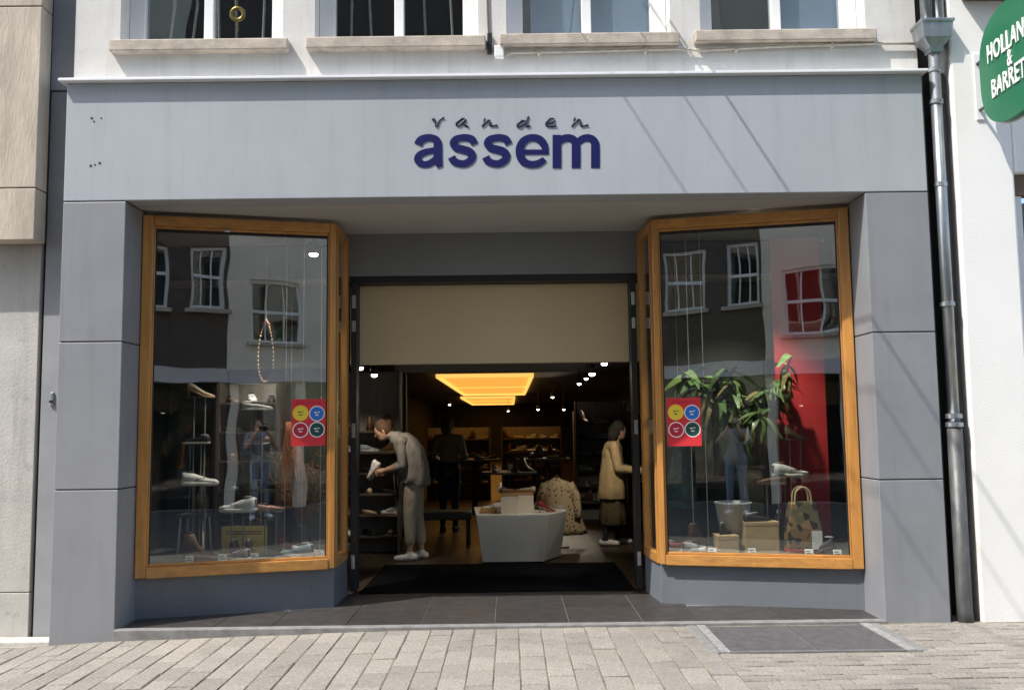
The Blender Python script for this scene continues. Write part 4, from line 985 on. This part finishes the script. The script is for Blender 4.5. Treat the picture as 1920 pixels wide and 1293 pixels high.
# leopard coat on a dress stand beside the table
m = mat('leopard', (0.40, 0.30, 0.18), 0.85); N = m.node_tree.nodes; L = m.node_tree.links
vo = N.new('ShaderNodeTexVoronoi'); vo.inputs['Scale'].default_value = 24; tcx = N.new('ShaderNodeTexCoord'); cr_ = N.new('ShaderNodeValToRGB')
cr_.color_ramp.elements[0].position = .25; cr_.color_ramp.elements[0].color = (.03, .02, .012, 1); cr_.color_ramp.elements[1].position = .33; cr_.color_ramp.elements[1].color = (.42, .33, .21, 1)
L.new(tcx.outputs['Object'], vo.inputs['Vector']); L.new(vo.outputs['Distance'], cr_.inputs[0]); L.new(cr_.outputs[0], N['Principled BSDF'].inputs['Base Color'])
ct = atY(1045, 900, Yt+.75); cbm = atY(1062, 1030, Yt+.75)
coat = thing('leopard_coat', 'beige spotted coat on a stand behind the right corner of the white table', 'coat', (cbm.x-.02, Yt+.8+.5, .0))
rings_ = []
hz = ct.z
for (t, w, dpt) in ((0, .045, .045), (.03, .06, .055), (.07, .15, .07), (.13, .185, .09), (.3, .19, .11), (.5, .215, .13), (.7, .245, .15), (.9, .275, .165), (1, .285, .17)):
    z = lerp(hz, .16, t); rg = []
    for k in range(36):
        a = 2*math.pi*k/36; f_ = 1+.11*max(0, t-.1)*math.sin(8*a)+.06*t*math.sin(3*a+1); rg.append((w*f_*math.cos(a)+.06*t-.06, dpt*f_*math.sin(a), z))
    rings_.append(rg)
MB().rings(rings_[::-1]).build('cloth', 'leopard', coat, smooth=True)
MB().tube([(-.05, 0, .02), (-.05, 0, .3)], .015, 8).build('pole', 'spot_body', coat); MB().lathe([(.14, 0), (.14, .015), (.02, .02)], (-.05, 0, 0), 16).build('foot', 'spot_body', coat)
for sx in (-1, 1): MB().tube([(-.05+sx*.15, -.02, hz*.92), (-.04+sx*.215, -.04, hz*.74), (-.03+sx*.225, -.07, hz*.52), (-.02+sx*.22, -.09, hz*.42)], [.055, .06, .052, .05], 10).build('sleeve', 'leopard', coat, smooth=True)

def shelf_unit(x0, x1, y0, dep, levels, top, lab, kinds, seed, per, group):
    t = thing('shoe_rack', lab, 'rack', ((x0+x1)/2, y0, 0), group=None); w = (x1-x0)/2
    MB().box(-w, w, dep, dep+.03, 0, top).build('back', 'shelf_pale', t)
    for sx in (-1, 1): MB().box(sx*w-.015, sx*w+.015, 0, dep, 0, top).build('upright', 'shelf_dark', t)
    rnd = random.Random(seed)
    for z in levels:
        MB().box(-w+.016, w-.016, 0, dep-.001, z-.02, z).build('shelf', 'shelf_dark', t)
        for k in range(per):
            kd, u_, s_ = rnd.choice(kinds)
            make_shoe(kd, u_, s_, 'shoe_black', .25, ((x0+x1)/2-w+(k+.5)*2*w/per, y0+dep*.45, z+.0005), rnd.uniform(-.5, .5)+(math.pi if rnd.random() < .3 else 0)-.9, lab.split(',')[0].replace('rack', 'shoe on the rack') if False else 'small shoe lined up on '+lab, group)
KD = [('sneaker', 'shoe_white', 'sole_white'), ('loafer', 'shoe_brown', 'sole_tan'), ('sneaker', 'shoe_grey', 'sole_white'), ('loafer', 'shoe_black', 'shoe_black'), ('sneaker', 'shoe_blue', 'sole_white'), ('loafer', 'shoe_beige', 'sole_tan'), ('boot', 'shoe_brown', 'sole_tan')]
(_xa, _xb), = shelf_unit_later
shelf_unit(_xa, _xb, 1.45, .3, [PZ+.28, PZ+.55, PZ+.82, PZ+1.09, PZ+1.36], PZ+1.55, 'the dark rack at the back of the left display window', KD, 9, 3, 'shoes on the rack in the left display window')
shelf_unit(-2.35, -1.36, 3.95, .3, [.22, .47, .72, .97, 1.22, 1.47], 2.2, 'the shoe rack beside the bending person', KD, 1, 4, 'shoes on the rack beside the bending person')
xa, xb = atY(1083, 900, 7.5).x, atY(1140, 900, 7.5).x
shelf_unit(xa, xb+.3, 7.5, .3, [.3, .55, .8, 1.05, 1.3, 1.55], 1.9, 'the dark rack left of the tan coated person', KD, 2, 3, 'shoes on the rack left of the tan coat')
shelf_unit(-3.2, -1.9, 8.5, .3, [.4, .7, 1.0, 1.3, 1.6], 2.1, 'the far shoe rack at the left wall of the shop', KD, 3, 4, 'shoes on the far left rack')
shelf_unit(1.9, 3.2, 5.6, .3, [.4, .7, 1.0, 1.3, 1.6], 2.1, 'the shoe rack behind the person in the tan coat', KD, 4, 4, 'shoes on the rack behind the tan coat')
shelf_unit(-1.75, -.45, 12.0, .35, [.35, .65, .95, 1.25], 1.5, 'the low rack deep in the middle left of the shop', KD, 5, 5, 'shoes on the deep left rack')
shelf_unit(-.2, 1.1, 13.0, .35, [.35, .65, .95, 1.25], 1.5, 'the low rack deep in the middle right of the shop', KD, 6, 5, 'shoes on the deep right rack')
shelf_unit(1.3, 2.8, 11.5, .35, [.35, .65, .95, 1.25, 1.55], 1.8, 'the deep rack behind the dark rack', KD, 7, 5, 'shoes on the deep rack behind the dark rack')
def round_table(px, py, Y, h, r_, lab, seed):
    p = atY(px, py, Y); t = thing('shoe_table', lab, 'table', (p.x, Y, 0))
    MB().lathe([(r_, h-.03), (r_, h)], (0, 0, 0), 24).build('top', 'shelf_pale', t); MB().lathe([(.05, .02), (.04, h-.03)], (0, 0, 0), 10).build('stem', 'spot_body', t); MB().lathe([(.22, 0), (.22, .02), (.05, .03)], (0, 0, 0), 18).build('foot', 'spot_body', t)
    rnd = random.Random(seed)
    for k in range(5):
        a = k*1.26; kd = rnd.choice(KD); make_shoe(kd[0], kd[1], kd[2], 'shoe_black', .25, (p.x+math.cos(a)*r_*.62, Y+math.sin(a)*r_*.62, h), rnd.uniform(0, 6), 'shoe standing on '+lab, 'shoes on '+lab)
round_table(1025, 860, 7.0, 1.02, .36, 'the tall round table behind the white table', 1)
round_table(955, 890, 6.2, .86, .40, 'the round table right behind the cream blocks', 2)
round_table(890, 860, 9.0, .95, .45, 'the far round table left of the middle', 3)
round_table(1000, 850, 11.0, 1.05, .45, 'the farthest round table in the shop', 4)
# low dark bench left of the white table
p = atZ(830, 1030, 0); be = thing('fitting_bench', 'low dark fitting bench left of the white table', 'bench', (p.x, p.y+.4, 0))
MB().box(-.35, .35, -.22, .22, .34, .44).build('seat', 'platform', be, bevel=.02)
for sx in (-1, 1):
    for sy in (-1, 1): MB().box(sx*.3-.02, sx*.3+.02, sy*.18-.02, sy*.18+.02, 0, .339).build('leg', 'spot_body', be)
# pale curtain wall piece and steel post at the left
p = atY(752, 760, 6.2); tag(MB().box(p.x-.015, p.x+.015, 6.2, 6.23, 0, 2.549).build('steel_post', 'steel'), 'bright steel post behind the bending person', 'post')
p = atY(775, 760, 6.0); tag(MB().box(p.x-.22, p.x-.10, 5.95, 6.1, 0, 2.549).build('dark_column', 'shelf_dark', bevel=.01), 'dark column left of the bright steel post', 'column')

# =================================================================== PEOPLE
for k_, c_ in dict(skin=(.50, .30, .21), hair_dark=(.018, .014, .012), hair_brown=(.08, .04, .022), cloth_taupe=(.27, .255, .235), cloth_beige=(.50, .44, .355), cloth_moss=(.24, .19, .10), cloth_tan=(.50, .37, .20), cloth_olive=(.10, .075, .035), cloth_black=(.02, .02, .024), cloth_denim=(.20, .25, .33), cloth_check=(.24, .25, .29), apron=(.20, .21, .20)).items():
    mat(k_, c_, .85 if 'skin' not in k_ else .5, (30, .12), (11, .55) if k_[:4] in ('clot', 'apro') else (60, .1), stretch=(1, 1, .55), bdist=.05 if k_[:4] in ('clot', 'apro') else .005)
def V3(*a): return Vector(a)
def figure(parent, J, seg_r, mats_, face, name='body', voxel=.010):
    """one continuous body: tapered limbs and ellipsoids fused by a voxel remesh. J: list of (p0, p1, r0, r1, label); ellipsoids (c, r, rot, label)"""
    q = MB(); segs = []
    for (a, b, r_a, r_b, lab) in J:
        a, b = Vector(a), Vector(b); q.tube([a, a.lerp(b, .5), b], [r_a, (r_a+r_b)/2*1.03, r_b], 12); q.ellipsoid(a, (r_a,)*3, None, 10, 7); q.ellipsoid(b, (r_b,)*3, None, 10, 7); segs.append((a, b, max(r_a, r_b), lab))
    for (c, r, rot, lab) in seg_r:
        q.ellipsoid(c, r, rot, 16, 11); segs.append((Vector(c), Vector(c), sum(r)/3, lab))
    me = bpy.data.meshes.new('tmp'); me.from_pydata(q.v, [], q.f); me.update()
    o = bpy.data.objects.new('tmp', me); COL.objects.link(o)
    rm = o.modifiers.new('r', 'REMESH'); rm.mode = 'VOXEL'; rm.voxel_size = voxel
    sm = o.modifiers.new('s', 'SMOOTH'); sm.iterations = 3; sm.factor = .5
    bpy.context.view_layer.update()
    nm = bpy.data.meshes.new_from_object(o.evaluated_get(bpy.context.evaluated_depsgraph_get())); bpy.data.objects.remove(o)
    nm.materials.clear(); labs = []
    for l, m_ in mats_.items(): nm.materials.append(MATS[m_]); labs.append(l)
    idx = []
    for pl in nm.polygons:
        c = pl.center; best = 1e9; bl = 0
        for (a, b, r, lab) in segs:
            ab = b-a; t = 0 if ab.length_squared == 0 else max(0, min(1, (c-a).dot(ab)/ab.length_squared)); d = (c-(a+ab*t)).length/r
            if d < best: best = d; bl = labs.index(lab)
        idx.append(bl)
    nm.polygons.foreach_set('material_index', idx); nm.polygons.foreach_set('use_smooth', [True]*len(nm.polygons)); nm.name = name
    ob = bpy.data.objects.new(name, nm); COL.objects.link(ob); ob.parent = parent; return ob
def head_parts(c, f, up):
    """head ellipsoid, nose, ears, jaw; c centre, f facing, up"""
    f = f.normalized(); s = f.cross(up).normalized(); u = s.cross(f)
    rot = Matrix((f, s, u)).transposed()
    E_ = [(c, (.095, .074, .115), rot, 'skin'), (c+f*.035-u*.055, (.055, .052, .055), rot, 'skin'), (c+f*.098-u*.012, (.017, .012, .022), rot, 'skin')]
    for k in (-1, 1): E_.append((c+s*k*.074-u*.005-f*.005, (.018, .009, .028), rot, 'skin'))
    return E_, rot, s, u
def hair(parent, c, f, up, m_, long=0, bun=False):
    f = f.normalized(); s = f.cross(up).normalized(); u = s.cross(f); rot = Matrix((f, s, u)).transposed()
    q = MB(); q.ellipsoid(c-f*.018+u*.018, (.098, .084, .115), rot, 16, 10)
    if bun: q.ellipsoid(c-f*.105+u*.04, (.045, .045, .045), rot, 10, 7)
    if long:
        q.tube([c-f*.05+u*.02, c-f*.075-u*.08, c-f*.07-u*(.08+long)], [.08, .075, .05], 12)
    return q.build('hair', m_, parent, smooth=True)
def face_marks(parent, c, f, up):
    f = f.normalized(); s = f.cross(up).normalized(); u = s.cross(f)
    for k in (-1, 1): MB().ellipsoid(c+f*.083+s*k*.030+u*.008, (.010, .014, .008), Matrix((f, s, u)).transposed(), 8, 5).build('eye', 'hair_dark', parent)
    MB().ellipsoid(c+f*.082-u*.058, (.010, .022, .006), Matrix((f, s, u)).transposed(), 8, 5).build('mouth', 'shoe_pink', parent)
def hand(w, d, n, s_=1):
    """palm plus five bent fingers; w wrist, d pointing direction, n palm normal (fingers curl towards n)"""
    d = d.normalized(); side = d.cross(n).normalized(); out = [(w, w+d*.055, .026, .032, 'skin')]
    for k, l in enumerate((.066, .076, .072, .056)):
        b = w+d*.075+side*(k-1.5)*.021; m1 = b+d*l*.5+n*.012; e = b+d*l*.72+n*.04
        out += [(w+d*.04+side*(k-1.5)*.017, b, .014, .0105, 'skin'), (b, m1, .0105, .0095, 'skin'), (m1, e, .0095, .008, 'skin')]
    b = w+d*.02-side*.034; out += [(w+d*.015-side*.018, b+d*.02, .014, .0115, 'skin'), (b+d*.02, b+d*.055+n*.02-side*.008, .0115, .0095, 'skin')]
    return out
def shoe_seg(ank, d, lab='shoe'):
    d = d.normalized(); z0 = .042
    return [((ank.x-d.x*.05, ank.y-d.y*.05, z0), (ank.x+d.x*.07, ank.y+d.y*.07, z0-.004), .042, .042, lab), ((ank.x+d.x*.07, ank.y+d.y*.07, z0-.004), (ank.x+d.x*.155, ank.y+d.y*.155, .032), .042, .032, lab), (ank, (ank.x, ank.y, z0), .040, .044, lab)]

# -- person bending at the rack (faces left)
pf = atZ(772, 1049, .0)
P1 = thing('person', 'person in taupe top and beige trousers bending over, holding a white shoe', 'person', (pf.x, pf.y, .014 if pf.y < 3.06 else .0))
fx = V3(-1, 0, 0)
hipc = V3(.03, 0, .93)
hc = V3(-.33, -.03, 1.475); hf = V3(-.85, -.15, -.5)
he, hrot, _, _ = head_parts(hc, hf, V3(-.4, 0, .9))
J1 = [(hipc, V3(.045, 0, 1.10), .135, .13, 'top'), (V3(.045, 0, 1.10), V3(-.06, 0, 1.30), .13, .135, 'top'), (V3(-.06, 0, 1.30), V3(-.17, 0, 1.385), .125, .09, 'top'), (V3(-.17, 0, 1.385), hc+V3(.05, 0, -.03), .058, .052, 'skin')]
for k in (-1, 1):
    kn = V3(.02+.03*k, k*.085, .50); an = V3(.045+.055*k, k*.085, .11)
    J1 += [(V3(.03, k*.075, .90), kn, .108, .080, 'trouser'), (kn, an+V3(0, 0, .11), .078, .060, 'trouser'), (an+V3(0, 0, .09), an+V3(0, 0, -.02), .036, .036, 'skin')]
    J1 += shoe_seg(an+V3(0, 0, -.03), V3(-1, k*.1, 0))
    sh = V3(-.10, k*.17, 1.345); el = V3(-.08 if k < 0 else -.16, k*.21, 1.075); wr = V3(-.30, k*.10, 1.02)
    J1 += [(sh, V3(-.08, k*.06, 1.33), .066, .10, 'top'), (sh, el, .058, .048, 'top'), (el, el.lerp(wr, .35), .046, .042, 'top'), (el.lerp(wr, .35), wr, .038, .028, 'skin')]
    J1 += hand(wr, V3(-1, -k*.25, -.35), V3(0, -k, -.2))
figure(P1, J1, he+[(V3(.045, 0, .95), (.13, .165, .14), None, 'trouser'), (V3(-.02, 0, 1.22), (.14, .165, .16), None, 'top')], dict(top='cloth_taupe', trouser='cloth_beige', skin='skin', shoe='shoe_white'), hf)
hair(P1, hc, hf, V3(-.4, 0, .9), 'hair_brown', .0, True); face_marks(P1, hc, hf, V3(-.4, 0, .9))
spine = [(V3(-.165, 0, 1.385), .075, .10), (V3(-.12, 0, 1.36), .125, .165), (V3(-.06, 0, 1.29), .150, .195), (V3(.0, 0, 1.19), .160, .195), (V3(.03, 0, 1.08), .158, .190), (V3(.035, 0, .97), .168, .198), (V3(.03, 0, .88), .182, .21), (V3(.028, 0, .87), .172, .20)]
rg_ = []
for i_, (c_, a_r, b_r) in enumerate(spine):
    tn = (spine[min(i_+1, len(spine)-1)][0]-spine[max(i_-1, 0)][0]).normalized(); u_ = V3(0, 1, 0).cross(tn).normalized(); r = []
    for k in range(36):
        a = 2*math.pi*k/36; f_ = 1+(.035+.008*i_)*math.sin(7*a+i_*.9)*math.sin(i_*1.3+.5); r.append(c_+u_*a_r*f_*math.cos(a)+V3(0, 1, 0)*b_r*f_*math.sin(a))
    rg_.append(r)
MB().rings(rg_, False).build('blouse', 'cloth_taupe', P1, smooth=True)
q = MB()
rg = [[(x+.012*math.sin(9*k+z*9)*(k % 2), -.13-.02*k+.03*j, z) for k, j in ((0, 0), (1, 0), (1, 1), (0, 1))] for x, z in ((-.17, 1.12), (-.18, .95), (-.175, .75), (-.165, .55))]
q.rings(rg); q.rings([[(x+.035, y+.12, z*.97) for x, y, z in r] for r in rg]); q.build('apron_strip', 'apron', P1)
make_shoe('sneaker', 'shoe_white', 'sole_white', 'shoe_grey', .25, (pf.x-.42, pf.y-.03, 1.0), 2.6, 'white sneaker held by the bending person', tilt=.9)

# -- person in a tan coat (faces right)
pf = atZ(1150, 1021, 0)
P2 = thing('person', 'person in tan coat and olive skirt standing at the right of the shop', 'person', (pf.x, pf.y, 0))
hc = V3(.10, 0, 1.435); hf = V3(.95, .35, -.12)
he, _, _, _ = head_parts(hc, hf, V3(0, 0, 1))
J2 = [(V3(0, 0, .82), V3(0, 0, 1.0), .135, .125, 'top'), (V3(0, 0, 1.0), V3(.02, 0, 1.20), .13, .125, 'top'), (V3(.02, 0, 1.22), V3(.06, 0, 1.31), .075, .05, 'top'), (V3(.05, 0, 1.29), hc-V3(.02, 0, .05), .048, .048, 'skin')]
for k in (-1, 1):
    kn = V3(.02+.05*k, k*.08, .44); an = V3(-.02+.09*k, k*.085, .10)
    J2 += [(V3(0, k*.08, .80), kn, .10, .06, 'leg'), (kn, an, .056, .036, 'leg')]+shoe_seg(an+V3(0, 0, -.02), V3(1, -.15+k*.1, 0))
    sh = V3(.02, k*.165, 1.225); el = V3(.06 if k < 0 else .10, k*.21, .965); wr = V3(.30, k*.17, .93)
    J2 += [(sh, V3(.02, k*.06, 1.22), .07, .095, 'top'), (sh, el, .066, .058, 'top'), (el, wr, .056, .044, 'top')]+hand(wr, V3(1, -k*.1, .02), V3(0, -k, -.3))
figure(P2, J2, he+[(V3(0.01, 0, 1.12), (.135, .175, .16), None, 'top')], dict(top='cloth_tan', skin='skin', leg='cloth_black', shoe='sole_white'), hf)
hair(P2, hc, hf, V3(0, 0, 1), 'hair_dark', .06); face_marks(P2, hc, hf, V3(0, 0, 1))
def skirt(parent, name, m_, zs, ax, ay, cx_, folds, amp):
    rg = []
    for z, a, b, c in zip(zs, ax, ay, cx_):
        r = []
        for k in range(40):
            t = 2*math.pi*k/40; f_ = 1+amp*math.sin(folds*t)*(1-(z-zs[-1])/(zs[0]-zs[-1]+1e-6)); r.append((c+a*f_*math.cos(t), b*f_*math.sin(t), z))
        rg.append(r)
    return MB().rings(rg[::-1], False).build(name, m_, parent, smooth=True)
skirt(P2, 'coat_skirt', 'cloth_tan', [1.19, 1.05, .9, .75, .60, .585], [.120, .140, .155, .170, .188, .18], [.150, .172, .186, .20, .215, .208], [.015, .01, 0, 0, -.005, -.005], 6, .05)
skirt(P2, 'skirt', 'cloth_olive', [.80, .6, .4, .27, .26], [.13, .15, .165, .175, .17], [.16, .175, .188, .20, .19], [0, 0, 0, 0, 0], 9, .06)

# -- dim person deeper in the shop
pf = atY(842, 950, 6.3); P3 = thing('person', 'dimly seen person in olive top standing deeper in the shop', 'person', (pf.x, 6.3, 0))
hc = V3(0, 0, 1.53); hf = V3(.4, .9, -.2); he, _, _, _ = head_parts(hc, hf, V3(0, 0, 1))
J3 = [(V3(0, 0, .93), V3(0, 0, 1.15), .13, .125, 'top'), (V3(0, 0, 1.15), V3(0, 0, 1.32), .13, .115, 'top'), (V3(0, 0, 1.34), hc-V3(0, 0, .05), .055, .05, 'skin')]
for k in (-1, 1):
    kn = V3(k*.085, .02, .49); an = V3(k*.09, 0, .10)
    J3 += [(V3(k*.08, 0, .90), kn, .10, .065, 'leg'), (kn, an, .06, .04, 'leg')]+shoe_seg(an+V3(0, 0, -.02), V3(k*.2, 1, 0))
    sh = V3(k*.17, 0, 1.34); el = V3(k*.23, .02, 1.08); wr = V3(k*.14, .20, 1.02)
    J3 += [(sh, V3(k*.06, 0, 1.33), .064, .09, 'top'), (sh, el, .056, .048, 'top'), (el, wr, .044, .03, 'skin')]+hand(wr, V3(-k*.3, 1, 0), V3(-k, 0, 0))
figure(P3, J3, he+[(V3(0, 0, 1.2), (.165, .12, .16), None, 'top'), (V3(0, 0, .95), (.165, .125, .13), None, 'leg')], dict(top='cloth_moss', skin='skin', leg='cloth_black', shoe='shoe_black'), hf)
hair(P3, hc, hf, V3(0, 0, 1), 'hair_brown', .05); face_marks(P3, hc, hf, V3(0, 0, 1))

# -- the photographer, mirrored in both display windows
P4 = thing('person', 'person taking the photograph, seen only mirrored in the display windows, grey top and jeans', 'person', (0.0, -7.42, gz(0)))
hc = V3(.0, .0, 1.56); hf = V3(0, 1, 0); he, _, _, _ = head_parts(hc, hf, V3(0, 0, 1))
J4 = [(V3(0, 0, .95), V3(0, 0, 1.16), .14, .13, 'top'), (V3(0, 0, 1.16), V3(0, 0, 1.33), .135, .12, 'top'), (V3(0, 0, 1.36), hc-V3(0, 0, .05), .056, .052, 'skin')]
for k in (-1, 1):
    kn = V3(k*.10, .02, .50); an = V3(k*.12, 0, .10)
    J4 += [(V3(k*.085, 0, .92), kn, .10, .066, 'leg'), (kn, an, .06, .044, 'leg')]+shoe_seg(an+V3(0, 0, -.02), V3(k*.2, 1, 0))
    sh = V3(k*.175, 0, 1.36); el = V3(k*.27, .12, 1.20); wr = V3(k*.085, .235, 1.44)
    J4 += [(sh, V3(k*.06, 0, 1.35), .066, .095, 'top'), (sh, el, .058, .05, 'top'), (el, wr, .043, .03, 'skin')]+hand(wr, V3(-k*.25, .12, 1), V3(-k, 0, 0))
figure(P4, J4, he+[(V3(0, 0, 1.22), (.17, .125, .17), None, 'top'), (V3(0, 0, .96), (.165, .13, .13), None, 'leg')], dict(top='cloth_check', skin='skin', leg='cloth_denim', shoe='shoe_white'), hf)
hair(P4, hc, hf, V3(0, 0, 1), 'hair_brown', .0); face_marks(P4, hc, hf, V3(0, 0, 1))
tag(bx('phone', 'black_plastic', None, -.075, .075, -7.125, -7.117, 1.462, 1.538, .003), 'black phone held up by the photographer, mirrored in the windows', 'phone')

# =================================================================== ACROSS THE STREET (mirrored in the glass)
YO = -10.0
mat('opp_beige', (0.80, 0.72, 0.60), 0.85, (1.2, .12)); mat('opp_brown', (0.085, 0.062, 0.05), 0.85, (4, .2)); mat('opp_cream', (0.66, 0.63, 0.52), 0.85, (1.4, .08)); mat('awning_pale', (0.62, 0.58, 0.58), .7)
def facade(name, lab, x0, x1, h, m_, openings, shop_h=2.45):
    t = thing(name, lab, 'building', ((x0+x1)/2, YO, 0)); cx0 = (x0+x1)/2
    q = MB(); xsx = sorted({x0, x1, *[o[0] for o in openings], *[o[1] for o in openings]}); zs = sorted({shop_h, h, *[o[2] for o in openings], *[o[3] for o in openings]})
    for i in range(len(xsx)-1):
        for j in range(len(zs)-1):
            mx_, mz_ = (xsx[i]+xsx[i+1])/2, (zs[j]+zs[j+1])/2
            if not any(o[0] < mx_ < o[1] and o[2] < mz_ < o[3] for o in openings): q.box(xsx[i]-cx0, xsx[i+1]-cx0, -.3, 0, zs[j], zs[j+1])
    q.build('wall', m_, t)
    MB().box(x0-cx0, x1-cx0, -8, -.31, -.3, h-.02).build('core', 'room_dark', t)
    MB().box(x0-cx0, x1-cx0, -8, -.0, h, h+.35).build('cornice', 'paint_white', t)
    MB().box(x0-cx0, x1-cx0, -.3, .12, shop_h-.001, shop_h+.28).build('shop_fascia', 'awning_pale', t)
    MB().box(x0-cx0+.2, x1-cx0-.2, -.16, -.15, .2, shop_h).build('shop_pane', 'window_glass', t)
    n_ = max(2, int((x1-x0)/1.3))
    for k in range(n_+1):
        xx = lerp(x0+.1, x1-.1, k/n_)-cx0; MB().box(xx-.09, xx+.09, -.29, .03, -.3, shop_h-.002).build('shop_pier', m_, t)
    for (a, b, c, d) in openings:
        a -= cx0; b -= cx0
        w = MB(); fwd = .06
        w.box(a, a+fwd, -.16, -.06, c, d); w.box(b-fwd, b, -.16, -.06, c, d); w.box(a+fwd, b-fwd, -.16, -.06, c, c+fwd); w.box(a+fwd, b-fwd, -.16, -.06, d-fwd, d); w.box(a+fwd, b-fwd, -.15, -.07, (c+d)/2-.03, (c+d)/2+.03)
        wo = w.build('window', 'paint_white', t)
        for k in (1, 2): xx = lerp(a, b, k/3); MB().box(xx-.014, xx+.014, -.13, -.09, c+fwd, d-fwd).build('glazing_bar', 'paint_white', wo)
        MB().box(a+.02, b-.02, -.115, -.107, c+.02, d-.02).build('pane', 'window_glass', wo)
        MB().box(a-.08, b+.08, -.1, .09, c-.08, c-.002).build('sill', 'sill_stone', wo)
    return t
facade('opposite_building', 'tall dark brown building across the street, mirrored in the glass', -6.4, 0.02, 17.0, 'opp_brown', [(-2.0, -1.12, 3.88, 5.08), (-.72, -.02, 3.88, 5.15), (-4.2, -3.2, 3.88, 5.1), (-5.8, -4.9, 3.88, 5.1), (-4.2, -3.2, 6.4, 7.8), (-2.0, -1.1, 6.4, 7.8)])
facade('opposite_building', 'beige rendered building with sash windows across the street, mirrored in the left window', 0.03, 4.4, 16.0, 'opp_beige', [(.46, 1.5, 3.27, 4.5), (2.6, 3.6, 3.27, 4.5), (.6, 1.5, 5.6, 6.9), (2.6, 3.6, 5.6, 6.9)])
facade('opposite_building', 'cream building across the street at the right, mirrored in the upper windows', 4.41, 10.5, 16.5, 'opp_cream', [(5.1, 6.1, 3.4, 4.9), (7.2, 8.2, 3.4, 4.9), (5.1, 6.1, 5.9, 7.3)])
facade('opposite_building', 'grey building across the street far to the left, behind the camera', -13.5, -6.41, 16.5, 'opp_cream', [(-8.2, -7.2, 3.6, 5.1), (-10.6, -9.6, 3.6, 5.1), (-12.8, -11.8, 3.6, 5.1)])
# overhead wires across the street: their shadows fall on the fascia
for k, (px, py) in enumerate(((1362, 180), (1283, 180), (1183, 200))):
    p = atY(px, py, 0); zq = 5.9+.35*k; dz_ = zq-p.z; x_a = p.x-.6*dz_
    tag(MB().tube([(x_a, UWY, zq), (x_a+.02, -3, zq-.05), (x_a, YO, zq+.25)], .007 if k else .010, 6).build('overhead_wire', 'black_plastic'), 'thin black wire spanning the street above the shop', 'wire', 'overhead wires across the street')
